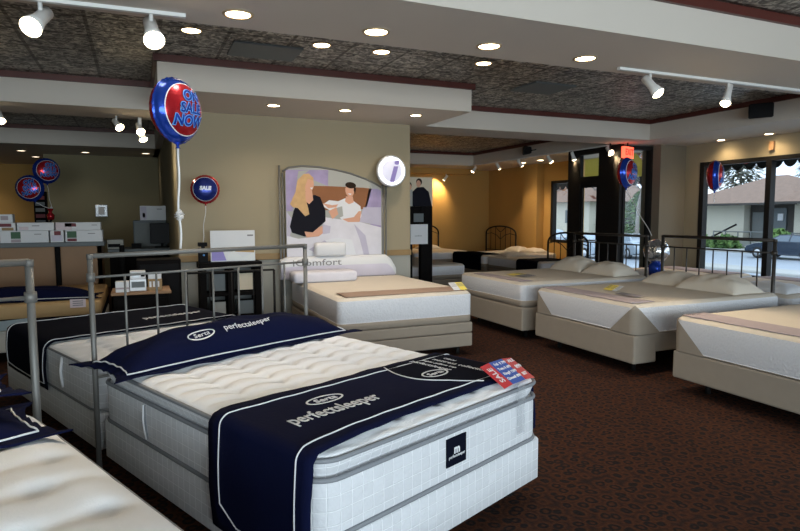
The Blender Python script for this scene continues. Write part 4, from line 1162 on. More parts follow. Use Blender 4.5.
pbox(-1.48, -1.05, yb, 1.322, 1.43, 'long white product box on the left lower box', [(.4, .55, .6, .65, 'greyink'), (.05, .1, .3, .5, 'pale_pink')])
pbox(-1.03, -.48, yb, 1.322, 1.43, 'long white product box with a maroon picture on the right lower box', [(.0, .05, .35, .95, 'pale_pink'), (.2, .45, .45, .9, 'darkred'), (.8, .6, .92, .68, 'greyink')])
small_box('product_box', -1.62, yb + .0, 1.432, .17, .16, .11, 'white_card', 'smallest white box on top of the far left of the boxes', print_=[(.2, .3, .7, .8, 'lavender')])
t = empty('work_desk', (.0, 10.2, 0), 0, 'grey work desk behind the end of the counter', 'desk')
obj('desktop', B((-.42, -.35, .98), (.44, .4, 1.02), .006), 'office_grey', t); obj('front_panel', B((-.40, -.33, 0), (.42, -.29, .98)), 'blackwood', t)
for x in (-.38, .38): obj('side_panel', B((x - .02, -.3, 0), (x + .02, .38, .98)), 'blackwood', t)
t = empty('computer_monitor', (.34, 10.15, 1.02), -.15, 'black computer monitor on the work desk, seen from behind', 'monitor')
obj('screen', B((-.17, -.02, .06), (.17, .02, .38), .008), 'screen', t); obj('stand', T([(0, .02, 0), (0, .02, .2)], .02), 'blackplastic', t); obj('foot', B((-.1, -.06, 0), (.1, .1, .015)), 'blackplastic', t)
small_box('printer', -.32, 10.1, 1.02, .22, .25, .14, 'wall_low', 'small beige printer at the left end of the work desk', 'printer', print_=[(.05, .2, .8, .55, 'blackplastic')])
small_box('desk_phone', -.03, 10.1, 1.02, .14, .16, .07, 'blackplastic', 'black telephone on the work desk', 'telephone')
t = empty('metal_cabinet', (.19, 11.0, 0), 0, 'grey metal cabinet behind the monitor', 'cabinet')
obj('body', B((-.26, -.25, 0), (.25, .25, 1.44), .01), 'office_grey', t); obj('door', B((-.24, -.262, .9), (.22, -.25, 1.40), .004), 'greyboard', t)
small_box('product_box', .24, 11.0, 1.44, .40, .30, .24, 'white_card', 'white product box on top of the grey metal cabinet', print_=[(.02, .05, .25, .95, 'pale_purple'), (.1, .2, .2, .5, 'greyink'), (.65, .75, .85, .8, 'greyink')])
t = empty('wall_unit', (-.69, 14.19, 1.62), 0, 'silver wall box on the olive office wall', 'wall box')
obj('case', B((-.12, -.06, -.13), (.12, 0, .13), .015), 'silver', t); obj('front', B((-.06, -.066, -.08), (.06, -.06, .08), .003), 'white_card', t)
t = empty('book_rack', (-1.75, 13.9, 0), 0, 'tall black rack beside the balloons at the office opening', 'rack')
obj('rack', B((-.12, -.1, 0), (.10, .1, 2.0), .01), 'blackwood', t)
for k in range(8): obj('shelf_item', B((-.09, -.115, 1.0 + k * .12), (.07, -.1, 1.07 + k * .12)), ['office_grey', 'darkred', 'greyboard'][k % 3], t)
t = empty('glass_vase', (-1.42, 9.55, 1.432), 0, 'x', 'x')
bpy.data.objects.remove(t)

# ------------------------------------------------------------------ lamps
def spot(parent, loc, dirv, watts, size=95, blend=.8, col=(1, .82, .60), rad=.05):
    l = bpy.data.lights.new('bulb', 'SPOT'); l.energy = watts; l.spot_size = math.radians(size); l.spot_blend = blend; l.color = col; l.shadow_soft_size = rad
    o = bpy.data.objects.new('bulb', l); COL.objects.link(o); o.parent = parent; o.location = loc
    o.rotation_euler = Vector(dirv).to_track_quat('-Z', 'Y').to_euler(); return o
def can(x, y, z, label, watts=45, m='lamp_on', col=(1, .86, .68), size=120, r=.075):
    t = empty('recessed_light', (x, y, z), 0, label, 'ceiling light', 'recessed ceiling lights')
    bm = bmesh.new(); lathe(bm, [(r + .022, 0), (r + .020, -.006), (r + .004, -.008), (r, -.003), (r + .022, 0)], 28); obj('trim_ring', bm, 'lamp_ring', t)
    bm = bmesh.new(); lathe(bm, [(0, -.0075), (r * .7, -.006), (r + .002, -.002)], 28); obj('lens', bm, m, t)
    if watts: spot(t, (0, 0, -.03), (0, 0, -1), watts, size, .9, col, .07)
    return t
near = [-.95, .62, 1.54, 2.44, 3.34, 4.6, 6.2]; nl = ['left of the picture', 'leftmost in view', 'second from the left', 'third from the left', 'fourth from the left', 'beyond the track light', 'toward the windows']
for i, x in enumerate(near):
    if i in (0,): continue
    if i < 5: can(x, 3.93, S, 'recessed light in the near white soffit, %s' % nl[i], 18, col=(1, .91, .80))
for x, n_ in ((.48, 'leftmost'), (1.63, 'second'), (2.23, 'third'), (3.38, 'rightmost')): can(x, 5.55, TZ, '%s of the four recessed lights in the pressed tin ceiling' % n_, 24, col=(1, .91, .80))
for x, n_ in ((1.47, 'left'), (2.33, 'middle'), (3.26, 'right')): can(x, 6.97, S, '%s one of the three recessed lights before the tan wall' % n_, 18, size=140, r=.065)
for y, n_ in ((7.3, 'far'), (6.45, 'near')): can(9.14, y, S, '%s recessed light above the shop window' % n_, 14, size=150, col=(1, .76, .45), r=.065)
for (x, y, n_) in ((-2.0, 13.6, 'left front'), (-1.93, 14.9, 'left rear'), (-.9, 13.5, 'middle'), (.2, 13.3, 'right')): can(x, y, S, 'dim office ceiling light, %s one' % n_, 5, 'lamp_dim')
can(.36, 8.25 + .0, S, 'recessed light at the corner of the tan wall, below the big balloon', 5, 'lamp_dim')
can(-3.4, 16.4, S, 'recessed light at the ochre far wall left of the balloons', 30)
for (x, y, n_) in ((7.0, 12.3, 'left'), (8.6, 11.6, 'middle'), (8.6, 10.3, 'right')):
    can(8.62, y, S, '%s recessed light in the soffit of the back room' % n_, 14)
# lamps ahead of and beside the camera
for i, (x, y) in enumerate(((-.2, .2), (2.4, .2), (5.0, .6), (-2.4, 1.8), (7.0, 2.2))):
    pass

def track(p, q, label):
    t = empty('track_rail', ((p[0] + q[0]) / 2, (p[1] + q[1]) / 2, S), 0, label, 'track light rail')
    c_ = t.location; bm = bmesh.new(); d = Vector((q[0] - p[0], q[1] - p[1], 0)); l = d.length
    box(bm, (0, 0, -.012), (l, .036, .022), 0, Matrix.Rotation(math.atan2(d.y, d.x), 4, 'Z'), 0)
    obj('rail', bm, 'white_paint', t); return t
def head(x, y, z, aim, label, watts=40, r=.055, ln=.13, on=True, size=75, up=0):
    """a spotlight on a stem: z = ceiling it hangs from"""
    t = empty('spotlight', (x, y, z), 0, label, 'spotlight', 'spotlights on the tracks')
    a = Vector(aim).normalized(); piv = Vector((0, 0, -.09))
    obj('stem', T([(0, 0, up), (0, 0, -.10)], .013, 8), 'white_paint', t)
    R_ = a.to_track_quat('Z', 'Y').to_matrix().to_4x4(); mt_ = Matrix.Translation(piv) @ R_
    bm = bmesh.new(); lathe(bm, [(0, -ln * .55), (r * .62, -ln * .5), (r * .66, ln * .25), (r * .8, ln * .45), (r * .98, ln * .8), (r * .93, ln * .8), (r * .8, ln * .55), (0, ln * .5)], 22, mt_); obj('housing', bm, 'white_paint', t)
    bm = bmesh.new(); lathe(bm, [(r * .93, ln * .78), (r * .6, ln * .92), (0, ln * .97)], 22, mt_); obj('lens', bm, 'lamp_on' if on else 'lamp_dim', t)
    if watts: spot(t, piv + a * (ln * 1.15), a, watts, size, .6, (1, .72, .40) if y > 8.6 else (1, .82, .58), .04)
    return t
track((-2.0, 4.13), (.32, 4.06), 'white track rail on the near soffit at the upper left')
track((3.80, 4.05), (7.6, 4.05), 'white track rail on the near soffit at the upper right')
head(-.47, 4.10, S - .02, (-.30, -.75, -.62), 'lit white spotlight at the far upper left corner', 30, .062, .17)
head(.12, 4.07, S - .02, (.10, -.80, -.80), 'lit white spotlight above and left of the big balloon', 30, .064, .16)
head(4.16, 4.05, S - .02, (.25, -.60, -.8), 'left one of the two white spotlights on the right track', 40, .056, .15)
head(5.14, 4.05, S - .02, (-.50, -.20, -.9), 'right one of the two white spotlights on the right track', 40, .048, .16)
track((7.85, 8.6), (7.85, 13.5), 'white track rail along the right side of the back room')
for i, (y, x) in enumerate(((13.35, 7.97), (12.3, 7.93), (11.4, 7.88), (10.35, 7.83), (9.6, 7.9), (8.62, 7.78))):
    head(7.9, y, S - .0, [(-.5, .3, -.8), (.6, .1, -.8), (.7, 0, -.7), (.5, -.3, -.8), (.4, 0, -.9), (.1, -.6, -.8)][i], 'spotlight of the back room track, %s from the far end' % ['first', 'second', 'third', 'fourth', 'fifth', 'last, by the door'][i], 34, .05, .12)
head(7.75, 14.62, 2.62, (-.3, .5, -.6), 'spotlight under the beam at the far wall of the back room', 40, .05, .12, size=130)
for (x, y, z, n_, aim) in ((-1.42, 8.3, S, 'at the left edge', (.2, -.5, -.7)), (-.20, 8.45, S, 'over the counter', (.45, -.7, -.7)), (.06, 8.5, 2.74, 'left of the big balloon, upper', (.2, -.7, -.7)), (.08, 8.5, 2.66, 'left of the big balloon, lower', (.3, -.5, -.9))):
    head(x, y, z, aim, 'spotlight of the left ceiling bay %s' % n_, 9, .055, .12, up=S - z)

# speakers
def speaker(x, y, z, rz, label, s=1):
    t = empty('loudspeaker', (x, y, z), rz, label, 'loudspeaker')
    bm = bmesh.new(); v = []
    for (yy, w_, h_) in ((-.10 * s, .15 * s, .10 * s), (.08 * s, .11 * s, .07 * s)):
        v.append([bm.verts.new(p) for p in ((-w_, yy, -h_), (w_, yy, -h_), (w_, yy, h_), (-w_, yy, h_))])
    bm.faces.new(v[0]); bm.faces.new(v[1][::-1])
    for i in range(4): bm.faces.new((v[0][i], v[1][i], v[1][(i + 1) % 4], v[0][(i + 1) % 4]))
    bmesh.ops.recalc_face_normals(bm, faces=bm.faces); bmesh.ops.bevel(bm, geom=list(bm.edges), offset=.01, segments=2, affect='EDGES')
    obj('case', bm, 'blackplastic', t)
    obj('grille', B((-.135 * s, -.108 * s, -.088 * s), (.135 * s, -.101 * s, .088 * s)), 'screen', t)
    obj('bracket', T([(0, .08 * s, 0), (0, .20 * s, .02)], .015), 'blackmetal', t)
    return t
speaker(7.80, 5.62, 2.90, -PI / 2 + .5, 'black loudspeaker on the white fascia at the upper right')
speaker(7.76, 10.9, 2.89, -PI / 2 - .5, 'black loudspeaker in the back room ceiling bay', .9)
# smooth grey ceiling panels among the tin
meta(obj('ceiling_panel', B((-.32, -.24, 0), (.32, .24, .02)), 'office_grey', None, False, (1.18, 5.95, TZ - .02)), 'smooth grey panel in the tin ceiling, left one', 'ceiling panel')
meta(obj('ceiling_panel', B((-.3, -.27, 0), (.3, .27, .02)), 'office_grey', None, False, (4.7, 6.3, TZ - .02)), 'smooth grey panel in the tin ceiling, right one', 'ceiling panel')
# exit sign
t = empty('exit_sign', (7.97, 8.22, 2.50), .35, 'red lit exit sign over the glass entrance corner', 'exit sign')
obj('case', B((-.17, -.035, 0), (.17, .035, .20), .01), 'exit_red', t)
bm = text_bm('EXIT', .15, .001, 'CENTER', 0, 1, .002); bmesh.ops.transform(bm, matrix=Matrix.Translation((0, -.037, .10)) @ rot_to((1, 0, 0), (0, 0, 1)), verts=bm.verts); obj('lettering', bm, 'darkred', t)
obj('hanger', T([(0, 0, .2), (0, 0, .27)], .012), 'blackmetal', t)
t = empty('emergency_lamp', (7.70, 8.36, 2.60), 0, 'small lit emergency lamp left of the exit sign', 'emergency lamp')
bm = bmesh.new(); lathe(bm, [(0, 0), (.04, .01), (.05, .05), (0, .055)], 16, rot_to((1, 0, 0), (0, 0, 1))); obj('lens', bm, 'lamp_dim', t); obj('bracket', T([(0, 0, 0), (.05, .05, .17)], .012), 'blackmetal', t)
bm = bmesh.new(); lohi(bm, (9.30, 6.48, 2.53), (9.348, 6.56, 2.67), 0, .006); t = obj('wall_alarm', bm, 'tanwood'); t.location = (0, 0, 0); meta(t, 'small brown alarm box above the middle window post', 'alarm box')

# ------------------------------------------------------------------ balloons
def balloon(x, y, z, r, yaw, label, face='foil_red', rim='foil_blue', back='foil_red', lines=None, tie=None, roll=0, tsz=.13, pitch=0, bow=None, front_r=.80, lc='foil_sky', rib=.0042):
    t = empty('foil_balloon', (x, y, z), (pitch, roll, yaw), label, 'balloon')
    th = r * .52
    def prof(q): return th * math.sqrt(max(0, 1 - q ** 2.4))
    bm = bmesh.new(); pr = []
    qs = [0, .2, .4, .55, front_r - .03, front_r, front_r + .025, .85, .93, .98, 1.0]
    for q in qs: pr.append((q * r, prof(q), 0 if q <= front_r else (2 if q <= front_r + .03 else 1)))
    pr.append((r * 1.035, 0, 1))
    for q in qs[::-1]: pr.append((q * r, -prof(q) - .001, 3))
    vs = lathe(bm, pr, 56)
    for v in bm.verts:   # puckers at the seam
        rr = math.hypot(v.co.x, v.co.y) / r
        if rr > .8:
            a = math.atan2(v.co.y, v.co.x); k = (rr - .8) / .2; v.co.z *= 1 + .25 * k * math.sin(28 * a); v.co.x *= 1 - .008 * k * math.cos(28 * a); v.co.y *= 1 - .008 * k * math.cos(28 * a)
        if v.co.y < -.55 * r: v.co.y *= 1 + .10 * ((-v.co.y / r) - .55)
    bmesh.ops.transform(bm, matrix=rot_to((1, 0, 0), (0, 0, 1)), verts=bm.verts)
    body = obj('foil_body', bm, [face, rim, 'foil_white', back], t)
    if lines:
        e = bmesh.new(); n = len(lines)
        for i, (ln, s_, shx) in enumerate(lines):
            for lay, bo in ((0, .075), (1, .02)):
                tb = text_bm(ln, s_ * r, .0008, 'CENTER', .12, 1.0, bo * s_ * r)
                bmesh.ops.subdivide_edges(tb, edges=[ed for ed in tb.edges if ed.calc_length() > .02], cuts=2)
                yo = r * (.42 - .40 * i) if n == 3 else r * .05
                for v in tb.verts:
                    v.co.x += shx * r; v.co.y += yo; q = min(1, math.hypot(v.co.x, v.co.y) / r); v.co.z = prof(q) + .005 + lay * .0025 + (.001 if v.co.z > 0 else 0)
                join(e, tb, lay)
        bmesh.ops.transform(e, matrix=rot_to((1, 0, 0), (0, 0, 1)), verts=e.verts); obj('lettering', e, ['foil_sky', 'foil_blue'] if face == 'foil_red' else [lc, lc], body)
    nb = bmesh.new(); tube(nb, [(0, 0, -r * 1.0), (0, 0, -r * 1.16), (0, 0, -r * 1.22)], [r * .12, r * .035, r * .09], 10); obj('neck', nb, rim, t)
    if tie:
        p0 = t.matrix_basis.to_3x3() if False else None
        inv = t.matrix_basis.copy()
        bpy.context.view_layer.update(); inv = t.matrix_world.inverted()
        a = Vector((0, 0, -r * 1.2)); b_ = inv @ Vector(tie); pts = []
        for k in range(21):
            f = k / 20; pts.append(a.lerp(b_, f) + Vector((.006 * math.sin(f * 9), .004 * math.sin(f * 13), 0)))
        obj('ribbon', T(pts, rib, 6), 'ribbon', t)
        if bow:
            c_ = a.lerp(b_, bow); e = bmesh.new(); rnd = random.Random(4)
            for k in range(9):
                an = k * .7; q = []
                for j in range(14): q.append(c_ + Vector((.024 * math.cos(an + j * 1.7) * math.sin(PI * (j + 1) / 15), .024 * math.sin(an * 2 + j * 1.3) * math.sin(PI * (j + 1) / 15), (j - 7) * .0055 + rnd.uniform(-.006, .006))))
                tube(e, q, .002, 5)
            obj('bow', e, 'ribbon', t)
    return t
OSN = [('ON', .46, .16), ('SALE', .44, .10), ('NOW', .46, .02)]
hb = NB.p(-.035, .53)
balloon(.248, 4.10, 2.185, .195, .76, 'large red and blue ON SALE NOW balloon tied to the nearest headboard', lines=OSN, tie=(hb[0], hb[1], 1.31), roll=-.02, bow=.66, lc='foil_blue', rib=.007)
balloon(.72, 7.22, 1.82, .155, -.08, 'small dark blue balloon with a red rim in front of the tan wall', 'foil_navy', 'foil_red', 'foil_red', lines=[('SALE', .36, 0)], tie=(.69, 7.35, 1.21), front_r=.84, lc='foil_white')
balloon(-1.36, 11.6, 2.27, .20, .35, 'upper red and blue balloon of the pair above the office counter', lines=OSN, tie=(-1.22, 9.55, 1.43) and (-1.28, 11.3, 1.62), bow=.95)
balloon(-1.55, 11.15, 1.96, .20, -.1, 'lower red and blue balloon of the pair above the office counter', lines=OSN, tie=(-1.28, 11.3, 1.62), roll=-.3)
t = empty('balloon_weight', (-1.30, 11.3, 1.45), 0, 'red foil balloon weight under the pair of balloons', 'balloon weight')
bm = bmesh.new(); lathe(bm, [(0, 0), (.05, .01), (.06, .08), (.02, .13), (.05, .19), (0, .16)], 14); obj('weight', bm, 'foil_red', t)
obj('stand', T([(0, 0, -.35), (0, 0, .01)], .02), 'blackmetal', t); obj('foot', B((-.15, -.15, -1.45), (.15, .15, -.35)), 'office_grey', t)
balloon(6.38, 6.58, 2.11, .205, .35, 'blue and red balloon in front of the glass entrance', lines=OSN, tie=(6.26, 5.98, 1.235), roll=.05)
balloon(7.45, 6.02, 2.06, .205, -.411 + .95, 'red and blue balloon turned edge-on before the shop window', lines=OSN, tie=(7.45, 6.02, 1.68))
t = empty('clear_balloon', (6.45, 6.22, .98), 0, 'clear silver wrapped balloon gift with a blue base behind the bronze headboard', 'balloon')
bm = bmesh.new(); r_ = .17
bmesh.ops.create_icosphere(bm, subdivisions=3, radius=r_)
for v in bm.verts: v.co *= 1 + .05 * math.sin(17 * v.co.x / r_ + 3 * v.co.z / r_) * math.sin(11 * v.co.y / r_)
obj('wrap', bm, 'foil_silver', t, True)
bm = bmesh.new(); lathe(bm, [(0, -.36), (.085, -.36), (.10, -.20), (.05, -.15), (0, -.15)], 18); obj('pot', bm, 'foil_blue', t)
t.location = (6.56, 6.18, 1.01)

# ------------------------------------------------------------------ outside
def gz(x): return -.12 if x < 13 else (-.12 - .95 * (x - 13) / 11 if x < 24 else -1.07)
bm = bmesh.new()
xs = [9.5, 13, 15, 18, 21, 24, 30, 39]; rows = [[bm.verts.new((x, y, gz(x))) for y in (-30, -5, 10, 20, 35, 60, 90)] for x in xs]
for i in range(len(xs) - 1):
    for j in range(6):
        f = bm.faces.new((rows[i][j], rows[i + 1][j], rows[i + 1][j + 1], rows[i][j + 1])); f.material_index = 1 if xs[i] < 13 else 0
o = obj('street', bm, ['asphalt', 'sidewalk']); meta(o, kind='structure')
bm = bmesh.new(); lohi(bm, (36.2, -30, -1.3), (39, 90, -.93)); o = obj('far_sidewalk', bm, 'sidewalk'); meta(o, kind='structure')
bm = bmesh.new(); lohi(bm, (39, -30, -1.4), (90, 120, -.90)); o = obj('far_ground', bm, 'grassy'); meta(o, kind='structure')
bm = bmesh.new(); lohi(bm, (24.5, 14, -1.1), (26.3, 22.5, -.95), 0, .05); o = obj('traffic_island', bm, 'sidewalk'); meta(o, kind='structure')
o = obj('front_ground', B((-60, -60, -.5), (90, -4.4, -.3)), 'sidewalk'); meta(o, kind='structure')
# awning fringe
t = empty('awning', (9.75, 3.6, 2.30), 0, 'black scalloped awning fringe outside the shop windows', 'awning')
def fringe(n, dy, z0, z1, x=0):
    bm = bmesh.new()
    for k in range(n):
        y0 = k * dy; pts = [(y0, z1)] + [(y0 + dy * (j / 10), z0 + (z1 - z0) * .55 * (1 - math.sin(PI * j / 10) ** .7)) for j in range(11)] + [(y0 + dy, z1)]
        a = [bm.verts.new((x, p[0], p[1])) for p in pts]; b_ = [bm.verts.new((x + .01, p[0], p[1])) for p in pts]
        bm.faces.new(a); bm.faces.new(b_[::-1])
        for i in range(len(pts)): bm.faces.new((a[i], b_[i], b_[(i + 1) % len(pts)], a[(i + 1) % len(pts)]))
    return bm
obj('fringe', fringe(34, .235, -.02, .17), 'awning_dark', t).location = (0, -3.8, 0)
bm = bmesh.new(); bmesh.ops.create_cube(bm, size=1, matrix=Matrix.Translation((-.08, .2, .35)) @ Matrix.Rotation(-.35, 4, 'Y') @ Matrix.Diagonal((.02, 8.2, .45, 1))); obj('cover', bm, 'awning_dark', t)
t = empty('awning', (10.9, 11.9, 2.20), 0, 'yellow-lined awning with a scalloped fringe over the entrance', 'awning')
obj('fringe', fringe(18, .24, 0, .2), 'awning_dark', t).location = (0, -1.5, 0)
bm = bmesh.new(); vs = [bm.verts.new(p) for p in ((0, -1.5, .2), (0, 2.82, .2), (-1.35, 2.82, 1.35), (-1.35, -1.5, 1.35))]; f = bm.faces.new(vs); bmesh.ops.solidify(bm, geom=[f], thickness=.02); obj('cover', bm, 'awning', t)

# house across the street
t = empty('house', (42, 29, -.9), 0, 'low cream house with a brown hipped roof across the street, behind the parked car', 'house')
HB = Vector((42, 29, -.9))
def hb_(a, b): return B([a[i] - HB[i] for i in range(3)], [b[i] - HB[i] for i in range(3)])
obj('wall', hb_((42, 31.3, -.9), (50, 36.0, 2.3)), 'cream', t)
obj('wall', hb_((43.6, 16.0, -.9), (50, 31.3, 2.3)), 'cream', t)
obj('porch', hb_((42.6, 27.5, -.9), (43.62, 31.2, 2.2)), 'dark_recess', t)
obj('garage_wall', hb_((42.0, 16, -.9), (43.6, 27.5, 2.3)), 'cream', t)
w_ = obj('door', hb_((42.55, 30.1, -.6), (42.6, 31.0, 1.6)), 'greyboard', t)
w_ = obj('window', hb_((42.5, 28.4, .4), (42.6, 29.5, 1.9)), 'office_grey', t); obj('pane', hb_((42.45, 28.6, 1.0), (42.5, 29.0, 1.5)), 'white_card', w_)
bm = bmesh.new()
def hip(x0, y0, x1, y1, z0, z1, ry0, ry1):
    v = [bm.verts.new((x - HB.x, y - HB.y, z - HB.z)) for x, y, z in ((x0, y0, z0), (x1, y0, z0), (x1, y1, z0), (x0, y1, z0), ((x0 + x1) / 2, ry0, z1), ((x0 + x1) / 2, ry1, z1))]
    for f in ((0, 4, 1), (3, 2, 5), (0, 3, 5, 4), (1, 4, 5, 2), (0, 1, 2, 3)): bm.faces.new([v[i] for i in f])
hip(40.8, 26.6, 52, 37.2, 2.25, 4.5, 31.0, 32.2); hip(40.3, 12, 52, 28.0, 2.3, 5.6, 20, 24)
bmesh.ops.recalc_face_normals(bm, faces=bm.faces); obj('roof', bm, 'roof', t)
obj('fascia', hb_((40.75, 26.6, 2.12), (40.85, 37.2, 2.28)), 'dark_recess', t); obj('fascia', hb_((40.25, 12, 2.17), (40.35, 28.0, 2.33)), 'dark_recess', t)
bm = bmesh.new(); tube(bm, [(-1.6, 2.3, .9), (-1.6, 5.0, 1.9)][::-1], .06); tube(bm, [(-1.6, 5.0, .0), (-1.6, 5.0, 1.9)], .04); obj('stair_rail', T([(-1.2, 4.6, .35), (-1.2, 2.0, 1.6)], .07), 'blackmetal', t)
obj('steps', hb_((40.2, 28.2, -.9), (42.6, 30.8, -.35)), 'sidewalk', t)
bm = bmesh.new()
for k in range(8): tube(bm, [(-2.3, -4.0 + k * 1.0, 0), (-2.3, -4.0 + k * 1.0, 1.15)], .05, 6)
tube(bm, [(-2.3, -4, 1.1), (-2.3, 3, 1.1)], .05, 6); tube(bm, [(-2.3, -4, .6), (-2.3, 3, .6)], .03, 6); obj('porch_rail', bm, 'greyboard', t)
# second house seen through the door
t = empty('house', (40, 52, -.9), 0, 'cream house with a brown roof seen through the glass door', 'house')
obj('wall', B((0, -6, 0), (8, 6, 3.6)), 'cream', t); obj('window', B((-.05, -4, 1.5), (0, -2.5, 2.8)), 'office_grey', t); obj('window', B((-.05, 1.5, 1.5), (0, 3, 2.8)), 'office_grey', t)
bm = bmesh.new(); HB = Vector((40, 52, -.9)); hip(39.2, 45, 49, 59, 2.7, 6.2, 49, 55); bmesh.ops.recalc_face_normals(bm, faces=bm.faces); obj('roof', bm, 'roof', t)

def tree(x, y, z, h, label, seed, leaf=None, lean=0, spread=.5, nleaf=0, trunk=.16, name='bare_tree', levels=4):
    t = empty(name, (x, y, z), 0, label, 'tree'); rnd = random.Random(seed); bm = bmesh.new(); tips = []
    def br(p, d, l, r, lev):
        pts = [p]; q = p.copy()
        for k in range(4):
            d = (d + Vector((rnd.uniform(-1, 1), rnd.uniform(-1, 1), rnd.uniform(-.3, .6))) * .16).normalized(); q = q + d * l / 4; pts.append(q.copy())
            if lev > 0 and k >= 1:
                for _ in range(2 if lev < levels else 1):
                    nd = (d + Vector((rnd.uniform(-1, 1), rnd.uniform(-1, 1), rnd.uniform(-.2, .5))) * spread * 1.6).normalized(); br(q, nd, l * rnd.uniform(.5, .7), r * .55, lev - 1)
        tube(bm, pts, [r * (1 - .12 * k) for k in range(5)], 5 if lev < 3 else 8, caps=False)
        if lev <= 1: tips.extend(pts[1:])
    br(Vector((0, 0, 0)), Vector((lean, 0, 1)).normalized(), h * .55, trunk, levels)
    obj('branches', bm, 'bark', t)
    if leaf:
        bm = bmesh.new()
        for k in range(nleaf):
            c_ = rnd.choice(tips) + Vector((rnd.gauss(0, .3), rnd.gauss(0, .3), rnd.gauss(0, .3))); s_ = rnd.uniform(.12, .26)
            a = Vector((rnd.uniform(-1, 1), rnd.uniform(-1, 1), rnd.uniform(-1, 1))).normalized(); b_ = a.orthogonal().normalized()
            bm.faces.new([bm.verts.new(c_ + a * s_), bm.verts.new(c_ + b_ * s_ * .6), bm.verts.new(c_ - a * s_), bm.verts.new(c_ - b_ * s_ * .6)])
        obj('foliage', bm, leaf, t)
    return t
def conifer(x, y, z, h, r, label, seed, leaf='leaf_dark', n=5000, cat='tree', name='conifer'):
    t = empty(name, (x, y, z), 0, label, cat); rnd = random.Random(seed)
    obj('trunk', T([(0, 0, 0), (0, 0, h * .9)], .12), 'bark', t); bm = bmesh.new()
    for k in range(n):
        f = rnd.random() ** .8; zz = h * (.12 + .88 * f); rr = r * (1 - f) ** .75 * rnd.uniform(.35, 1.05) + .1; a = rnd.uniform(0, 2 * PI)
        c_ = Vector((rr * math.cos(a), rr * math.sin(a), zz)); s_ = rnd.uniform(.08, .26) * r / 2.5
        d = Vector((math.cos(a), math.sin(a), rnd.uniform(-.8, .1))).normalized(); e_ = d.cross(Vector((0, 0, 1))).normalized()
        bm.faces.new([bm.verts.new(c_ + d * s_), bm.verts.new(c_ + e_ * s_ * .5), bm.verts.new(c_ - d * s_), bm.verts.new(c_ - e_ * s_ * .5)])
    obj('foliage', bm, leaf, t); return t
def bush(x, y, z, r, h, label, seed, leaf='leaf_green', n=900):
    t = empty('bush', (x, y, z), 0, label, 'bush'); rnd = random.Random(seed); bm = bmesh.new()
    for k in range(n):
        a = rnd.uniform(0, 2 * PI); f = rnd.random(); rr = r * math.sqrt(rnd.random()); zz = h * f * math.sqrt(max(.05, 1 - (rr / r) ** 2))
        c_ = Vector((rr * math.cos(a), rr * math.sin(a), zz)); s_ = rnd.uniform(.10, .22)
        d = Vector((rnd.uniform(-1, 1), rnd.uniform(-1, 1), rnd.uniform(-1, 1))).normalized(); e_ = d.orthogonal().normalized()
        bm.faces.new([bm.verts.new(c_ + d * s_), bm.verts.new(c_ + e_ * s_ * .7), bm.verts.new(c_ - d * s_), bm.verts.new(c_ - e_ * s_ * .7)])
    obj('foliage', bm, leaf, t); obj('stem', T([(0, 0, 0), (0, 0, h * .7)], .05), 'bark', t); return t
conifer(58, 50, -.9, 11.5, 3.2, 'left grey-green conifer rising behind the hipped roof', 1)
conifer(57, 43.0, -.9, 12, 3.6, 'middle grey-green conifer behind the hipped roof', 2)
conifer(59, 37.0, -.9, 10, 3.0, 'right grey-green conifer behind the hipped roof', 3)
tree(54, 50, -.9, 14, 'bare tree left of the conifers behind the house', 11, trunk=.25)
tree(56, 31, -.9, 11, 'bare tree right of the middle window post behind the roof', 12, trunk=.2)
tree(58, 34.8, -.9, 12, 'bare tree just behind the ridge of the hipped roof', 13, trunk=.2)
tree(33, 36.5, -.9, 8, 'slim bare tree at the left edge of the large shop window', 14, trunk=.14, lean=.1)
tree(30, 30.2, -1.0, 7.5, 'reddish bare tree seen through the side glass of the entrance', 15, 'leaf_red', nleaf=900, trunk=.16)
tree(24, 25.4, -1.0, 6.5, 'pale trunked tree in the left half of the entrance side glass', 18, 'leaf_red', nleaf=300, trunk=.2)
conifer(44, 43.5, -.9, 4.6, 2.9, 'bright green bush left of the slim tree in the entrance side glass', 5, 'leaf_green', 3500, 'bush', 'bush')
conifer(43, 46.6, -.9, 4.8, 2.6, 'bright green bush farthest left in the entrance side glass', 6, 'leaf_green', 3500, 'bush', 'bush')
conifer(31, 45, -.9, 7, 3.0, 'grey-green shrubbery seen through the narrow back window', 7, 'leaf_dark', 4000, 'bush', 'bush')
tree(29, 37.5, -1, 7, 'leafy tree seen through the upper part of the glass door', 16, 'leaf_red', nleaf=900)
bush(38.3, 31.9, -.95, 1.0, .9, 'low green bush at the foot of the cream house wall', 21)
bush(38.3, 29.9, -.95, 1.0, 1.0, 'low yellow green bush beside the stair rail', 22)
bush(38.3, 26.1, -.95, 1.0, 1.5, 'round yellow green bush above the parked dark car', 23)
bush(38.3, 34.0, -.95, 1.0, .8, 'low reddish bush at the left end of the cream house wall', 24, 'leaf_red')

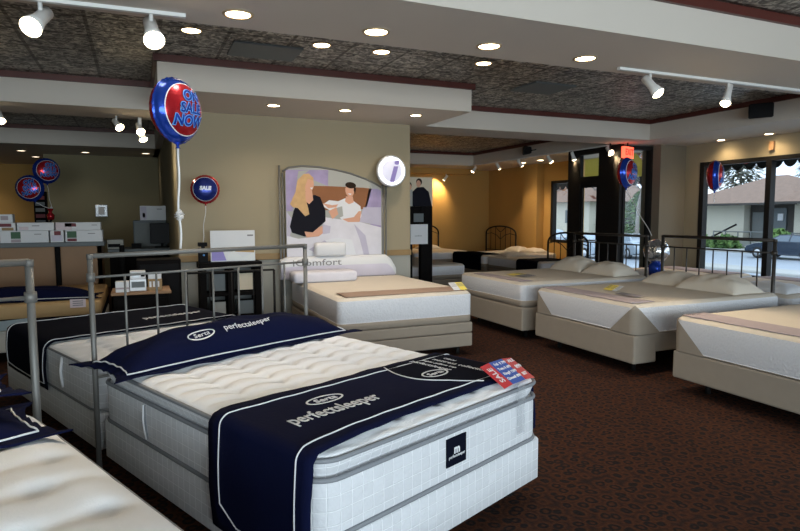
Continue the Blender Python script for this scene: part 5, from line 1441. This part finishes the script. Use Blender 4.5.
def car(x, y, z, rz, paint, label):
    t = empty('car', (x, y, z), rz, label, 'car')
    # side profile (length along x), lofted over the width
    lo = [(-2.2, .35), (-2.25, .62), (-2.15, .88), (-1.9, .98), (-1.35, 1.0), (-.7, 1.02), (.4, 1.0), (1.0, .96), (1.7, .86), (2.15, .70), (2.25, .50), (2.2, .30), (1.8, .25), (-1.9, .25)]
    bm = bmesh.new(); sec = []
    for w_, k in ((-.86, .97), (-.80, 1), (.80, 1), (.86, .97)):
        sec.append([bm.verts.new((p[0] * k, w_, .28 + (p[1] - .28) * (k if abs(w_) > .82 else 1))) for p in lo])
    n = len(lo)
    for a, b_ in zip(sec, sec[1:]):
        for i in range(n): f = bm.faces.new((a[i], a[(i + 1) % n], b_[(i + 1) % n], b_[i]))
    bm.faces.new(sec[0][::-1]); bm.faces.new(sec[-1]); bmesh.ops.recalc_face_normals(bm, faces=bm.faces)
    obj('body', bm, paint, t, 'auto')
    def cabin(pts, w0, w1, m_, nm):
        bm = bmesh.new(); s_ = []
        for sg in (-1, 1): s_.append([bm.verts.new((px_, sg * (w0 + (w1 - w0) * (pz - .98) / .45), pz)) for px_, pz in pts])
        k = len(pts)
        for i in range(k): bm.faces.new((s_[0][i], s_[0][(i + 1) % k], s_[1][(i + 1) % k], s_[1][i]))
        bm.faces.new(s_[0][::-1]); bm.faces.new(s_[1]); bmesh.ops.recalc_face_normals(bm, faces=bm.faces); return obj(nm, bm, m_, t, 'auto')
    cabin([(-1.75, .98), (-1.2, 1.36), (-.5, 1.42), (.25, 1.38), (1.0, .97)], .76, .58, paint, 'cabin')
    for pts in ([(-1.5, 1.02), (-1.12, 1.31), (-.48, 1.36), (-.42, 1.02)], [(-.34, 1.02), (-.40, 1.36), (.20, 1.33), (.78, 1.02)]): cabin(pts, .775, .60, 'carglass', 'side_window')
    bm = bmesh.new(); 
    for sx in (-1.38, 1.38):
        for sy in (-.80, .80):
            mt_ = Matrix.Translation((sx, sy, .32)) @ rot_to((1, 0, 0), (0, 0, 1))
            bm = bmesh.new(); lathe(bm, [(0, -.09), (.28, -.09), (.325, -.07), (.325, .07), (.28, .09), (0, .09)], 24, mt_); w2 = obj('wheel', bm, 'tyre', t)
            bm = bmesh.new(); lathe(bm, [(0, -.095), (.19, -.10), (.20, -.085)], 20, mt_); lathe(bm, [(.20, .085), (.19, .10), (0, .095)], 20, mt_); obj('rim', bm, 'rim', w2)
    obj('lamp', B((2.16, -.7, .58), (2.23, -.45, .70)), 'rim', t); obj('lamp', B((2.16, .45, .58), (2.23, .7, .70)), 'rim', t)
    return t
car(33.9, 22.3, -1.07, PI / 2, 'carblue', 'dark blue car parked across the street, seen side-on through the right window')
car(27, 27.5, -1.07, 1.3, 'carsilver', 'pale silver car seen through the side glass of the entrance')
car(24.5, 28.9, -1.07, PI / 2, 'carsilver', 'pale blue-grey car seen low through the glass door')
car(29, 38.0, -1.07, 1.4, 'carsilver', 'pale car seen through the narrow window of the back room')
car(35.5, 33.0, -1.07, PI / 2, 'carsilver', 'small pale car before the low bushes at the left of the large window')
t = empty('street_post', (10.1, 10.6, -.12), 0, 'white post outside the entrance beside the door', 'post')
obj('post', T([(0, 0, 0), (0, 0, 2.4)], .06), 'white_paint', t)

# ------------------------------------------------------------------ daylight
w = bpy.data.worlds.new('sky'); sc.world = w; w.use_nodes = True; nt = w.node_tree
bg = nt.nodes['Background']; tc = nt.nodes.new('ShaderNodeTexCoord'); nz = nt.nodes.new('ShaderNodeTexNoise'); nz.inputs['Scale'].default_value = 3.0; nz.inputs['Detail'].default_value = 5
nt.links.new(tc.outputs['Generated'], nz.inputs['Vector']); cr = nt.nodes.new('ShaderNodeValToRGB')
cr.color_ramp.elements[0].position = .42; cr.color_ramp.elements[0].color = (.50, .66, .90, 1); cr.color_ramp.elements[1].position = .6; cr.color_ramp.elements[1].color = (.86, .91, 1.0, 1)
nt.links.new(nz.outputs['Fac'], cr.inputs['Fac']); nt.links.new(cr.outputs['Color'], bg.inputs['Color']); bg.inputs['Strength'].default_value = 1.7
def daylight(loc, rot, sx, sy, watts, col=(.80, .90, 1.0), portal=False):
    l = bpy.data.lights.new('window_area_light', 'AREA'); l.shape = 'RECTANGLE'; l.size = sx; l.size_y = sy; l.energy = watts; l.color = col
    l.cycles.is_portal = portal
    o = bpy.data.objects.new('window_area_light', l); COL.objects.link(o); o.location = loc; o.rotation_euler = rot
    return o
daylight((9.6, 2.6, 1.45), (0, PI / 2, 0), 2.0, 10.3, 1, portal=True)
daylight((1.0, -4.45, 1.5), (PI / 2, 0, 0), 8.2, 2.0, 1, portal=True)
# added area lamp behind the camera, standing in for cool shop-front daylight
daylight((1.0, -4.4, 1.5), (PI / 2, 0, 0), 8.2, 1.9, 430, (.88, .94, 1.0))

sc.view_settings.view_transform = 'Standard'; sc.view_settings.look = 'None'; sc.view_settings.gamma = 1; sc.view_settings.use_curve_mapping = False
sc.view_settings.exposure = .6
sc.cycles.use_denoising = True
sc.cycles.max_bounces = 6; sc.cycles.diffuse_bounces = 4; sc.cycles.transparent_max_bounces = 8
sc.cycles.sample_clamp_indirect = 4
